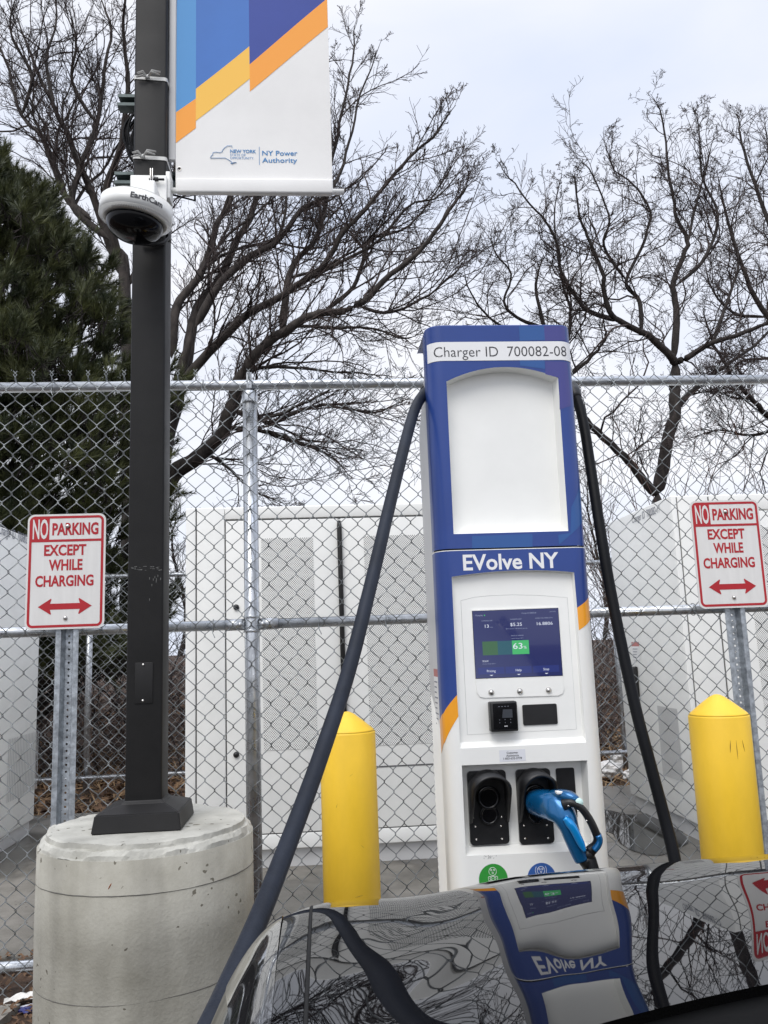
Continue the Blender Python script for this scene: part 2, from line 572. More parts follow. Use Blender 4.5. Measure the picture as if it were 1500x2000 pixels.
def thing(name, label, cat, loc=(0, 0, 0), group=None):
    o = bpy.data.objects.new(name, None)
    COL.objects.link(o)
    o.location = loc
    o.empty_display_size = 0.1
    o['label'] = label
    o['category'] = cat
    if group:
        o['group'] = group
    ORIG[o.name] = tuple(loc)
    return o


def tag(o, label, cat, group=None):
    o['label'] = label
    o['category'] = cat
    if group:
        o['group'] = group
    return o


def struct(o, kind='structure', label=None, cat=None):
    o['kind'] = kind
    if label:
        o['label'] = label
    if cat:
        o['category'] = cat
    return o


def text2d(txt, size=1.0, bold=0.0, wide=1.0, align='LEFT', spacing=1.0, res=3):
    """lettering as flat 2D mesh (verts (n,2), faces)"""
    cu = bpy.data.curves.new('lettering_tmp', 'FONT')
    cu.body = txt
    cu.size = 1.0
    cu.offset = bold
    cu.resolution_u = res
    cu.space_character = spacing
    cu.align_x = 'LEFT'
    ob = bpy.data.objects.new('lettering_tmp', cu)
    COL.objects.link(ob)
    dg = bpy.context.evaluated_depsgraph_get()
    dg.update()
    me = bpy.data.meshes.new_from_object(ob.evaluated_get(dg))
    V = np.array([v.co[:2] for v in me.vertices]).reshape(-1, 2)
    F = [list(p.vertices) for p in me.polygons]
    bpy.data.objects.remove(ob)
    bpy.data.curves.remove(cu)
    bpy.data.meshes.remove(me)
    V[:, 0] *= wide
    x0, x1 = V[:, 0].min(), V[:, 0].max()
    V[:, 0] -= x0
    V *= size
    w = (x1 - x0) * size
    if align == 'CENTER':
        V[:, 0] -= w / 2
    elif align == 'RIGHT':
        V[:, 0] -= w
    return V, F, w


CAPH = None


def cap_height():
    global CAPH
    if CAPH is None:
        V, _, _ = text2d('H')
        CAPH = V[:, 1].max() - V[:, 1].min()
    return CAPH


def put_text(mb, txt, fn, u, v, cap, width=None, bold=0.0, align='LEFT', m=0, wide=1.0, spacing=1.0):
    """write txt with its baseline at (u,v), cap height cap; width fixes the total width"""
    s = cap / cap_height()
    V, F, w = text2d(txt, s, bold, wide, 'LEFT', spacing)
    if width:
        V[:, 0] *= width / w
        w = width
    if align == 'CENTER':
        V[:, 0] -= w / 2
    elif align == 'RIGHT':
        V[:, 0] -= w
    P = [fn(u + a, v + b, 0.0) for a, b in V]
    mb.add(P, F, m)


def disc2(cx, cy, r, n=20, ry=None):
    ry = r if ry is None else ry
    return [(cx + r * math.cos(2 * math.pi * i / n), cy + ry * math.sin(2 * math.pi * i / n)) for i in range(n)]


def rrect(x0, y0, x1, y1, r, n=5):
    out = []
    for cx, cy, a0 in ((x1 - r, y1 - r, 0), (x0 + r, y1 - r, 90), (x0 + r, y0 + r, 180), (x1 - r, y0 + r, 270)):
        for i in range(n + 1):
            a = R_(a0 + 90 * i / n)
            out.append((cx + r * math.cos(a), cy + r * math.sin(a)))
    return out


def plane_y(Y):
    return lambda u, v, d: (u, Y + d, v)


# ------------------------------------------------------------------ ground
def sheet(name, x0, x1, y0, y1, z, m, n=1, kind='structure', amp=0.0, seed=0):
    rng = np.random.default_rng(seed)
    nx, ny = (n, n) if n > 1 else (1, 1)
    xs = np.linspace(x0, x1, nx + 1)
    ys = np.linspace(y0, y1, ny + 1)
    V = [(x, y, z + (rng.uniform(-amp, amp) if amp else 0)) for y in ys for x in xs]
    F = [(j * (nx + 1) + i, j * (nx + 1) + i + 1, (j + 1) * (nx + 1) + i + 1, (j + 1) * (nx + 1) + i) for j in range(ny) for i in range(nx)]
    o = MB().add(V, F, 0, True).build(name, m)
    o['kind'] = kind
    return o


sheet('ground', -400, 400, -400, 600, -0.16, M['soil'])
sheet('parking_lot', -60, 60, -80, 1.95, -0.15, M['asphalt'])
b = MB()
b.box((-60, 1.951, -0.16), (60, 2.10, 0.0), 0, 0.0)
struct(b.build('kerb', M['kerb']))
strip_z = lambda x, y: 0.082 * max(0.0, min(1.0, (y - 2.3) / 0.8))
rng = np.random.default_rng(3)
xs = np.linspace(-14, 14, 141)
ys = np.linspace(2.10, 3.82, 30)
V = [(x, y, strip_z(x, y) + rng.uniform(-0.010, 0.010)) for y in ys for x in xs]
F = [(j * 141 + i, j * 141 + i + 1, (j + 1) * 141 + i + 1, (j + 1) * 141 + i) for j in range(29) for i in range(140)]
struct(MB().add(V, F, 0, True).build('planting_strip', M['soil']))
b = MB()
b.box((-3.3, 3.78, -0.1), (5.2, 7.02, 0.10), 0, 0.008)
struct(b.build('concrete_pad', M['pad']))
b = MB()
b.poly([[(-1.7, 2.5), (-1.22, 2.5), (-1.085, 3.27), (-1.7, 3.32)]], lambda u, v, d: (u, v, 0.105 - d), 0, 0.08)
struct(b.build('pavement', M['kerb']))
# rising leaf-strewn bank behind the compound
rng = np.random.default_rng(5)
xs = np.linspace(-26, 30, 90)
ys = np.linspace(6.9, 40, 60)
V = []
for y in ys:
    for x in xs:
        t = max(0.0, min(1.0, (y - 8.8) / 9.0))
        V.append((x, y, 0.03 + 1.25 * t * t * (3 - 2 * t) + rng.uniform(-0.03, 0.03)))
F = [(j * 90 + i, j * 90 + i + 1, (j + 1) * 90 + i + 1, (j + 1) * 90 + i) for j in range(59) for i in range(89)]
struct(MB().add(V, F, 0, True).build('hillside', M['hill']))


def bank_z(y):
    t = max(0.0, min(1.0, (y - 8.8) / 9.0))
    return 0.03 + 1.25 * t * t * (3 - 2 * t)


# puddle on the pad, right of the charger
pc = gr(1238, 1615, 0.104)
lp = []
for i in range(36):
    a = 2 * math.pi * i / 36
    k = 1 + 0.22 * math.sin(3 * a + 1) + 0.12 * math.sin(5 * a)
    lp.append((pc[0] + 0.30 * k * math.cos(a), pc[1] + 0.62 * k * math.sin(a)))
struct(MB().poly([lp], lambda u, v, d: (u, v, 0.104 + d)).build('water', M['water']))


# ------------------------------------------------------------------ chain link fences
def link_mesh(x0, x1, z0, z1, Y, w, h, r, n, twist=True):
    """woven diamond fabric: every wire zigzags in its own column and hooks its neighbour at the knuckles"""
    K = int(round((z1 - z0) / (h / 2)))
    cols = int((x1 - x0) / (w / 2))
    Vs, Fs = [], []
    base = 0
    rngl = np.random.default_rng(9)
    for c in range(cols):
        P = []
        xl = x0 + c * w / 2
        for k in range(K + 1):
            z = z0 + k * h / 2
            right = (k + c) % 2
            x = xl + (w / 2 + 0.0016 if right else -0.0016)
            yy = Y + (0.0022 if right else -0.0022) + 0.006 * math.sin(xl * 1.7) * math.sin(z * 2.1)
            zz = z + 0.0012 * math.sin(c * 12.9 + k * 3.1)
            P.append((x, yy - (0.0022 if (k % 2) else -0.0022), zz - 0.0028))
            P.append((x, yy + (0.0022 if (k % 2) else -0.0022), zz + 0.0028))
        if twist and (K + c) % 2 == 1:
            top = P[-1]
            P += [(top[0] - 0.004, Y, z1 + 0.014), (top[0] + 0.004, Y, z1 + 0.024), (top[0] - 0.003, Y, z1 + 0.030), (top[0] - 0.011, Y, z1 + 0.040)]
        elif twist:
            top = P[-1]
            P += [(top[0] + 0.001, Y, z1 + 0.014), (top[0] - 0.007, Y, z1 + 0.024), (top[0] + 0.0, Y, z1 + 0.030), (top[0] + 0.008, Y, z1 + 0.040)]
        P = np.array(P)
        T = np.gradient(P, axis=0)
        T /= np.linalg.norm(T, axis=1)[:, None]
        A = np.cross(T, np.array([0, 1.0, 0]))
        A /= np.linalg.norm(A, axis=1)[:, None] + 1e-9
        B = np.cross(T, A)
        ang = np.arange(n) * 2 * math.pi / n
        ring = P[:, None, :] + r * (np.cos(ang)[None, :, None] * A[:, None, :] + np.sin(ang)[None, :, None] * B[:, None, :])
        kk = len(P)
        Vs.append(ring.reshape(-1, 3))
        i = np.arange(n)
        for k in range(kk - 1):
            Fs.append(np.stack([base + k * n + i, base + k * n + (i + 1) % n, base + (k + 1) * n + (i + 1) % n, base + (k + 1) * n + i], 1))
        base += kk * n
    return np.concatenate(Vs), np.concatenate(Fs)


FY = 3.40
px_post = at(490, 1000, FY)[0]
fence = thing('chain_link_fence', 'tall galvanised chain link fence with knotted top edge right behind the charger and bollards', 'fence', (px_post, FY, 0))
V, F = link_mesh(-2.6, 4.2, 0.075, 2.435, FY - 0.034, 0.0728, 0.0787, 0.0019, 5)
raw_mesh('chain_link_mesh', V, F, M['galv_wire'], fence)
for nm, z, rr in (('top_rail', 2.415, 0.0215), ('middle_rail', 1.413, 0.0205), ('bottom_rail', 0.185, 0.021)):
    b = MB()
    if nm == 'middle_rail':
        b.tube([(-2.7, FY, z), (px_post - 0.029, FY, z)], rr, 20)
        b.tube([(px_post + 0.029, FY, z), (4.3, FY, z)], rr, 20)
    else:
        b.tube([(-2.7, FY + (0 if nm == 'top_rail' else 0.0), z), (px_post - 0.03, FY, z)] if nm == 'bottom_rail' else [(-2.7, FY, z), (4.3, FY, z)], rr, 20)
        if nm == 'bottom_rail':
            b.tube([(px_post + 0.03, FY, z), (4.3, FY, z)], rr, 20)
    b.build(nm, M['galv'], fence)
for xp in (px_post, px_post - 3.05 + 0.9, px_post + 3.05):
    b = MB()
    b.tube([(xp, FY + 0.002, -0.05), (xp, FY + 0.002, 2.372)], 0.0302, 24)
    post = b.build('fence_post', M['galv'], fence)
    b = MB()
    # loop cap: collar round the post and an eye holding the top rail
    b.lathe([(0.0325, 2.335), (0.0335, 2.34), (0.0335, 2.372), (0.030, 2.385), (0.018, 2.393), (0.0, 2.395)], (xp, FY + 0.002, 0), 24)
    ring = [(xp, FY + 0.026 * math.cos(t), 2.415 + 0.026 * math.sin(t)) for t in np.linspace(0, 2 * math.pi, 20)]
    b.tube(ring, 0.0055, 8, 0, False)
    b.box((xp - 0.011, FY - 0.029, 2.392), (xp + 0.011, FY - 0.022, 2.462), 0, 0.002)
    b.build('post_cap', M['galv'], post)
    for zc in ((1.413,) if xp == px_post else ()):
        b = MB()
        b.lathe([(0.0325, zc - 0.032), (0.0335, zc - 0.03), (0.0335, zc - 0.022), (0.0325, zc - 0.02)], (xp, FY + 0.002, 0), 24)
        b.lathe([(0.0325, zc + 0.024), (0.0335, zc + 0.026), (0.0335, zc + 0.034), (0.0325, zc + 0.036)], (xp, FY + 0.002, 0), 24)
        for s_ in (-1, 1):
            b.tube([(xp + s_ * 0.03, FY, zc), (xp + s_ * 0.105, FY, zc)], [0.0235, 0.0235], 18)
            b.lathe([(0.0, 0.010), (0.007, 0.0085), (0.0105, 0.004), (0.011, 0.0)], (xp + s_ * 0.045, FY - 0.021, zc), 14,
                    mtx=np.array([[1, 0, 0], [0, 0, -1], [0, 1, 0]], float))
        b.build('rail_clamp', M['galv'], post)
# wire ties
for px, zc in ((415, 1.413), (620, 1.413), (750, 1.413), (1352, 1.413), (1420, 2.415), (395, 2.415), (90, 2.415), (700, 2.415), (1230, 2.415)):
    x = at(px, 1200, FY)[0]
    b = MB()
    loop = [(x + 0.006 * math.sin(t * 0.5), FY + 0.025 * math.cos(t) - 0.003, zc + 0.025 * math.sin(t)) for t in np.linspace(0.4, 2 * math.pi + 0.9, 22)]
    loop += [(x + 0.006, FY - 0.042, zc - 0.03), (x + 0.015, FY - 0.045, zc - 0.05)]
    b.tube(loop, 0.0018, 5, 0, False)
    b.build('tie_wire', M['galv_wire'], fence)

BY = 8.0
fence2 = thing('chain_link_fence', 'farther chain link fence behind the white cabinets, at the edge of the leafy bank', 'fence', (-2.2, BY, 0))
V, F = link_mesh(-5.6, 6.4, 0.20, 2.08, BY - 0.03, 0.0728, 0.0787, 0.0019, 3, twist=False)
raw_mesh('chain_link_mesh', V, F, M['galv_wire'], fence2)
for nm, z in (('top_rail', 2.06), ('bottom_rail', 0.235)):
    MB().tube([(-5.7, BY, z), (6.5, BY, z)], 0.0215, 14).build(nm, M['galv'], fence2)
for xp in (at(168, 1400, BY)[0], at(1208, 1250, BY)[0], at(168, 1400, BY)[0] - 2.9, at(1208, 1250, BY)[0] + 2.8, 0.35):
    b = MB()
    b.tube([(xp, BY + 0.055, -0.1), (xp, BY + 0.055, 2.10)], 0.0302, 16)
    b.lathe([(0.033, 2.09), (0.033, 2.11), (0.02, 2.125), (0.0, 2.13)], (xp, BY + 0.055, 0), 16)
    b.build('fence_post', M['galv'], fence2)


# ------------------------------------------------------------------ power cabinets
def slab(mb, x0, x1, z0, z1, y0, y1, m=0, bev=0.004):
    mb.box((x0, y0, z0), (x1, y1, z1), m, bev)


CY_ = 4.95
pad_z = 0.10


def cabinet(label, x0, x1, yb, ztop, side_text=None, side='left'):
    t = thing('power_cabinet', label, 'cabinet', ((x0 + x1) / 2, CY_, pad_z), 'white power cabinets inside the fence')
    b = MB()
    slab(b, x0, x1, pad_z + 0.10, ztop, CY_ + 0.012, yb, 0, 0.006)
    b.build('body', M['white_panel'], t)
    b = MB()
    slab(b, x0 + 0.02, x1 - 0.02, pad_z, pad_z + 0.0985, CY_ + 0.035, yb - 0.03, 0, 0.0)
    b.build('plinth', M['grey_panel'], t)
    return t


cab_x0 = at(362, 1200, CY_)[0]
cab_x1 = cab_x0 + 2.12
zt = 2.165
mid = cabinet('wide white power cabinet standing straight behind the fence post, two perforated doors', cab_x0, cab_x1, 6.6, zt)
FYc = CY_


def front_panel(name, parent, x0, x1, z0, z1, y=None, m='white_panel', bev=0.003, th=0.012):
    b = MB()
    y = FYc if y is None else y
    slab(b, x0, x1, z0, z1, y, y + th - 0.0005, 0, bev)
    return b.build(name, M[m], parent)


def cx(px):
    return at(px, 1300, CY_)[0]


def cz(px, py):
    return at(px, py, CY_)[2]


g = 0.004
x_a, x_b, x_c = cx(383), cx(441), cx(670)
front_panel('side_trim', mid, cab_x0 + 0.001, x_a - g, pad_z + 0.10, zt - 0.004)
front_panel('frame_panel', mid, x_a + g, x_b - g, pad_z + 0.19, zt - 0.004)
front_panel('header_panel', mid, x_b + g * 0, cab_x1 - 0.001, cz(600, 1012) + 0.004, zt - 0.004)
zdoor0, zdoor1 = pad_z + 0.19, cz(600, 1012) - 0.006
front_panel('base_panel', mid, x_a + g, cab_x1 - 0.001, pad_z + 0.104, pad_z + 0.184)
for dx0, dx1, pp in ((x_b + g, x_c - 0.008, (513, 617)), (x_c + 0.008, cab_x1 - 0.1, (718, 900))):
    d = front_panel('door', mid, dx0, dx1, zdoor0, zdoor1)
    u0, u1 = cx(pp[0]), cx(pp[1])
    if pp[0] > 700:
        u1 = u0 + 0.62
    b = MB()
    b.poly([[(u0, cz(560, 1464)), (u1, cz(560, 1464)), (u1, cz(560, 1051)), (u0, cz(560, 1051))]], plane_y(FYc - 0.0025), 0)
    b.build('perforated_sheet', M['perforated'], d)
    if pp[0] < 600:
        for py in (1186, 1474):
            kx, kz = at(461.5, py, CY_)[[0, 2]]
            b = MB()
            b.lathe([(0.0, 0.016), (0.009, 0.015), (0.0165, 0.009), (0.017, 0.0)], (kx, FYc - 0.0005, kz), 20, mtx=np.array([[1, 0, 0], [0, 0, -1], [0, 1, 0]], float))
            b.build('latch', M['black_plastic'], d)
    else:
        zs = cz(790, 1495)
        b = MB()
        b.poly([[(dx0 + 0.01, zs - 0.004), (dx1, zs - 0.004), (dx1, zs + 0.004), (dx0 + 0.01, zs + 0.004)]], plane_y(FYc - 0.0022), 0)
        b.build('seam', M['seam'], d)
b = MB()
hb = [(x_c, FYc - 0.004, cz(670, 1018)), (x_c, FYc - 0.016, cz(670, 1030)), (x_c, FYc - 0.016, cz(670, 1400)), (x_c, FYc - 0.004, cz(670, 1410))]
b.tube(hb, [0.011, 0.0145, 0.0145, 0.011], 12)
b.build('door_bar', M['pole_paint'], mid)
b = MB()
b.poly([[(x_a - g, pad_z + 0.19), (x_a + g, pad_z + 0.19), (x_a + g, zt - 0.005), (x_a - g, zt - 0.005)]], plane_y(FYc + 0.0095), 0)
b.poly([[(x_b - g, pad_z + 0.19), (x_b + g, pad_z + 0.19), (x_b + g, zdoor1 + 0.006), (x_b - g, zdoor1 + 0.006)]], plane_y(FYc + 0.0095), 0)
b.poly([[(x_b, zdoor1), (cab_x1 - 0.01, zdoor1), (cab_x1 - 0.01, zdoor1 + 0.009), (x_b, zdoor1 + 0.009)]], plane_y(FYc + 0.0096), 0)
b.poly([[(x_a, pad_z + 0.184), (cab_x1 - 0.01, pad_z + 0.184), (cab_x1 - 0.01, pad_z + 0.19), (x_a, pad_z + 0.19)]], plane_y(FYc + 0.0095), 0)
b.build('panel_gap', M['seam'], mid)

# right-hand cabinet: its shaded left flank faces the camera
rx0 = at(1331, 1200, CY_)[0]
ryb = 6.08
rt = cabinet('white power cabinet at the right with a charger number on its grey flank', rx0, rx0 + 2.12, ryb, zt + 0.01)
x_s = cx(1346) + 0.02
front_panel('side_trim', rt, rx0 + 0.001, x_s - g, pad_z + 0.10, zt + 0.006)
front_panel('frame_panel', rt, x_s + g, x_s + 0.20, pad_z + 0.19, zt + 0.006)
d = front_panel('door', rt, x_s + 0.21, x_s + 1.0, pad_z + 0.19, zt - 0.10)
front_panel('header_panel', rt, x_s + 0.21, rx0 + 2.11, zt - 0.09, zt + 0.006)
u0 = at(1473, 1200, CY_)[0]
b = MB()
b.poly([[(u0, 0.73), (u0 + 0.5, 0.73), (u0 + 0.5, 1.96), (u0, 1.96)]], plane_y(FYc - 0.0025), 0)
b.build('perforated_sheet', M['perforated'], d)
d2 = front_panel('door', rt, x_s + 1.01, rx0 + 2.11, pad_z + 0.19, zt - 0.10)
b = MB()
b.poly([[(x_s - g, pad_z + 0.12), (x_s + g, pad_z + 0.12), (x_s + g, zt), (x_s - g, zt)]], plane_y(FYc + 0.0095), 0)
b.poly([[(x_s + 0.20, pad_z + 0.19), (x_s + 0.21, pad_z + 0.19), (x_s + 0.21, zt), (x_s + 0.20, zt)]], plane_y(FYc + 0.0095), 0)
b.build('panel_gap', M['seam'], rt)


def flank(X):
    """u runs towards the camera along the flank facing -X"""
    return lambda u, v, d: (X - 0.0025 + d, u, v)


def at_x(px, py, X):
    d_ = CR * (px - 750.0) / FPX + CU * (1000.0 - py) / FPX + _f
    return EYE + d_ * (X / d_[0])


fl = lambda u, v, d: (rx0 - 0.0025 + d, -u, v)
p0, p1 = at_x(1235, 1018, rx0), at_x(1290, 1003, rx0)
b = MB()
put_text(b, 'Charger ID  700082-17', fl, -p0[1], p0[2] - 0.015, 0.05, width=p0[1] - p1[1], bold=0.0)
b.build('lettering', M['ink_grey'], rt)
b = MB()
q = at_x(1245, 1330, rx0)
b.box((rx0 - 0.03, q[1] - 0.03, q[2] - 0.13), (rx0 - 0.001, q[1] + 0.03, q[2] + 0.10), 0, 0.008)
b.build('handle', M['black_plastic'], rt)
b = MB()
q = at_x(1241, 1268, rx0)
b.poly([[(-q[1] - 0.06, q[2] - 0.075), (-q[1] + 0.08, q[2] - 0.075), (-q[1] + 0.08, q[2] + 0.02), (-q[1] - 0.06, q[2] + 0.02)]], fl, 0)
b.poly([[(-q[1] - 0.06, q[2] + 0.02), (-q[1] + 0.08, q[2] + 0.02), (-q[1] + 0.08, q[2] + 0.05), (-q[1] - 0.06, q[2] + 0.05)]], fl, 1)
for k in range(4):
    zz = q[2] + 0.004 - k * 0.019
    b.poly([[(-q[1] - 0.04, zz - 0.004), (-q[1] + 0.05 - 0.012 * k, zz - 0.004), (-q[1] + 0.05 - 0.012 * k, zz), (-q[1] - 0.04, zz)]], lambda u, v, d: (rx0 - 0.004, -u, v), 2)
b.build('sticker', [M['decal_white'], M['red_sticker'], M['ink_grey']], rt)
b = MB()
qa, qb = at_x(1292, 1490, rx0), at_x(1340, 1555, rx0)
for k in range(26):
    yy = qb[1] + 0.02 + (qa[1] - qb[1] - 0.04) * k / 25
    b.poly([[(-yy - 0.005, 0.42), (-yy + 0.005, 0.42), (-yy + 0.005, 0.86), (-yy - 0.005, 0.86)]], fl, 0)
b.build('vent_slots', M['faint_seam'], rt)

# left-hand cabinet: only its right flank is in the picture
lx1 = gr(40, 1632, 0.1)[0]
lx1 = -2.04
lyb = 6.30
lt_ = thing('power_cabinet', 'white power cabinet at the left edge, half hidden behind the left no-parking sign', 'cabinet', (lx1 - 1.0, CY_, pad_z), 'white power cabinets inside the fence')
b = MB()
slab(b, lx1 - 2.12, lx1, pad_z + 0.10, zt, CY_ + 0.012, lyb, 0, 0.006)
b.build('body', M['white_panel'], lt_)
b = MB()
slab(b, lx1 - 2.10, lx1 - 0.02, pad_z, pad_z + 0.0985, CY_ + 0.035, lyb - 0.03)
b.build('plinth', M['grey_panel'], lt_)
for k in range(2):
    front_panel('door', lt_, lx1 - 2.1 + k * 1.03, lx1 - 1.09 + k * 1.05, pad_z + 0.19, zt - 0.1)
fr_ = lambda u, v, d: (lx1 + 0.0025 - d, u, v)
p0, p1 = at_x(0, 1034, lx1), at_x(56, 1052, lx1)
b = MB()
put_text(b, 'Charger ID  700082-1', fr_, p0[1] - 0.02, p0[2] - 0.03, 0.062, width=(p1[1] - p0[1]) * 1.05)
b.build('lettering', M['ink_grey'], lt_)
b = MB()
qa = at_x(45, 1530, lx1)
for k in range(20):
    yy = qa[1] - 0.3 + 0.03 * k
    b.poly([[(yy, 0.40), (yy + 0.010, 0.40), (yy + 0.010, 0.80), (yy, 0.80)]], fr_, 0)
b.build('vent_slots', M['faint_seam'], lt_)


# ------------------------------------------------------------------ bollards
def bollard(label, x, y, r, ztop, seed, marks):
    t = thing('bollard', label, 'bollard', (x, y, 0), 'yellow bollards flanking the charger')
    b = MB()
    zc = ztop - 0.062
    b.lathe([(r, -0.05), (r, zc - 0.004), (r - 0.0015, zc)], (x, y, 0), 48)
    b.lathe([(r - 0.0015, zc), (r * 0.93, zc + 0.006), (r * 0.55, zc + 0.034), (r * 0.25, zc + 0.054), (r * 0.1, zc + 0.0605), (0, zc + 0.062)], (x, y, 0), 48)
    b.build('sleeve', M['yellow'], t)
    for (a, z, L, w, tilt) in marks:
        b = MB()
        P = []
        for k in range(6):
            aa = R_(a) + tilt * (k / 5 - 0.5)
            P.append((x + (r + 0.0004) * math.sin(aa), y - (r + 0.0004) * math.cos(aa), z + L * (k / 5 - 0.5)))
        b.tube(P, [0.0002, w * 0.6, w, w, w * 0.6, 0.0002], 6, 0, False)
        b.build('scuff', M['yellow_mark'], t)
    return t


cL = at(679, 1425, 2.7)
bollard('yellow bollard behind the slanting black cable, left of the charger', cL[0], 2.7 + 0.02, 0.0885, at(681, 1387, 2.7)[2] - 0.005, 1,
        [(12, 0.57, 0.004, 0.0006, 0.28), (-28, 0.83, 0.012, 0.0004, 0.05), (22, 0.71, 0.009, 0.0004, -0.1), (3, 0.92, 0.006, 0.0003, 0.12)])
cR = at(1409, 1395, 2.52)
bollard('yellow bollard with dark scuffs under the right no-parking sign', cR[0], 2.52 + 0.02, 0.0895, at(1406, 1353, 2.52)[2] - 0.005, 2,
        [(-10, 0.975, 0.036, 0.0012, 0.04), (2, 0.965, 0.055, 0.0009, 0.0), (17, 0.975, 0.035, 0.0009, -0.06)])


# ------------------------------------------------------------------ no-parking signs
def no_parking(label, xc, zc, y, post_dx, flip=0.0, zpost=0.0):
    t = thing('parking_sign', label, 'sign', (xc, y, 0), 'red and white no-parking signs on channel posts')
    W, H = 0.298, 0.448
    fn0 = lambda off: (lambda u, v, d: (xc + u, y + off + d, zc + v))
    b = MB()
    b.poly([rrect(-W / 2, -H / 2, W / 2, H / 2, 0.026)], fn0(0), 0, 0.003)
    p = b.build('sign_panel', M['sign_white'], t)
    b = MB()
    bi, bo, tk = 0.0075, 0.0075, 0.0095
    f1 = fn0(-0.0008)
    outer = rrect(-W / 2 + bo, -H / 2 + bo, W / 2 - bo, H / 2 - bo, 0.021)
    zs = H / 2 - bo - tk - 0.083           # underside of the PARKING field
    inner_low = rrect(-W / 2 + bo + tk, -H / 2 + bo + tk, W / 2 - bo - tk, zs - tk, 0.012)
    # lower field keeps square top corners
    x0, x1 = -W / 2 + bo + tk, W / 2 - bo - tk
    low = [(x1, zs - tk), (x0, zs - tk)] + [q for q in rrect(x0, -H / 2 + bo + tk, x1, 0, 0.012) if q[1] < -0.05]
    xs_ = -W / 2 + bo + tk + 0.066
    up = [(xs_, zs)] + [(x1, zs)] + [q for q in rrect(xs_, zs - 0.2, x1, H / 2 - bo - tk, 0.012) if q[0] > 0 and q[1] > zs] + [(xs_, H / 2 - bo - tk)]
    b.poly([outer, low, up], f1, 0)
    put_text(b, 'PARKING', f1, xs_ + 0.011, zs + 0.0185, 0.044, width=0.176, bold=0.034)
    put_text(b, 'EXCEPT', f1, -0.004, 0.062, 0.0395, width=0.160, bold=0.030, align='CENTER')
    put_text(b, 'WHILE', f1, -0.001, 0.004, 0.0395, width=0.128, bold=0.030, align='CENTER')
    put_text(b, 'CHARGING', f1, -0.004, -0.058, 0.0395, width=0.220, bold=0.030, align='CENTER')
    ya = -0.137
    ar = [(-0.101, ya), (-0.053, ya + 0.031), (-0.051, ya + 0.028), (-0.056, ya + 0.0115), (0.056, ya + 0.0115), (0.051, ya + 0.028), (0.053, ya + 0.031), (0.101, ya),
          (0.053, ya - 0.031), (0.051, ya - 0.028), (0.056, ya - 0.0115), (-0.056, ya - 0.0115), (-0.051, ya - 0.028), (-0.053, ya - 0.031)]
    b.poly([ar[::-1]], f1, 0)
    b.build('red_print', M['sign_red'], p)
    b = MB()
    put_text(b, 'NO', fn0(-0.0014), -W / 2 + bo + tk + 0.003, zs + 0.005, 0.073, width=0.058, bold=0.020)
    b.build('lettering', M['sign_white'], p)
    for vz in (0.175, -0.182):
        b = MB()
        b.lathe([(0.0, 0.0062), (0.004, 0.006), (0.0075, 0.0035), (0.0085, 0.0)], (xc + post_dx * 0.35, y - 0.001, zc + vz), 16, mtx=np.array([[1, 0, 0], [0, 0, -1], [0, 1, 0]], float))
        b.build('bolt', M['chrome'], t)
    # U-channel post: punched web, two legs and two lips
    xp = xc + post_dx
    yp = y + 0.010
    z1 = zc + H / 2 - 0.03
    b = MB()
    web = 0.032
    hp = 0.0254
    z = z1
    k = 0
    while z > -0.1:
        zc_ = z - hp / 2
        sq = []
        for i in range(16):
            tq = 2 * math.pi * (i + 0.5) / 16
            mx_ = max(abs(math.cos(tq)), abs(math.sin(tq)))
            sq.append((web / 2 * math.cos(tq) / mx_, zc_ + hp / 2 * math.sin(tq) / mx_))
        ho_ = [(0.0045 * math.cos(2 * math.pi * (i + 0.5) / 16), zc_ + 0.0045 * math.sin(2 * math.pi * (i + 0.5) / 16)) for i in range(16)]
        if k == 9 or zc_ < zpost + 0.02:
            b.add([(xp + u, yp + 0.028, v) for u, v in ((-web / 2, zc_ - hp / 2), (web / 2, zc_ - hp / 2), (web / 2, zc_ + hp / 2), (-web / 2, zc_ + hp / 2))], [(0, 1, 2, 3)], 0)
        else:
            V = [(xp + u, yp + 0.028, v) for u, v in sq + ho_] + [(xp + u, yp + 0.031, v) for u, v in ho_]
            b.add(V, [(i, (i + 1) % 16, (i + 1) % 16 + 16, i + 16) for i in range(16)] + [(i + 16, (i + 1) % 16 + 16, (i + 1) % 16 + 32, i + 32) for i in range(16)], 0)
        z -= hp
        k += 1
    for s_ in (-1, 1):
        a = np.array([[s_ * web / 2, 0.028], [s_ * (web / 2 + 0.009), 0.003], [s_ * (web / 2 + 0.027), 0.003], [s_ * (web / 2 + 0.027), 0.0], [s_ * (web / 2 + 0.007), 0.0], [s_ * (web / 2 - 0.003), 0.0275]])
        V = [(xp + q[0], yp + q[1], zz) for zz in (-0.1, z1) for q in a]
        n = len(a)
        F = [(i, (i + 1) % n, (i + 1) % n + n, i + n) for i in range(n)] + [list(range(n)), list(range(n, 2 * n))[::-1]]
        b.add(V, F, 0)
    b.build('post', M['galv_post'], t)
    return t


SY = 3.30
sl = at(128.5, 1115, SY)
no_parking('no-parking sign left of the dark lamp post, on a punched steel post', sl[0], sl[2], SY, at(127, 1300, SY)[0] - sl[0] + 0.002)
sr = at(1424, 1081, SY)
no_parking('no-parking sign above the scuffed yellow bollard at the right', sr[0], sr[2], SY, at(1447, 1280, SY)[0] - sr[0] + 0.0)


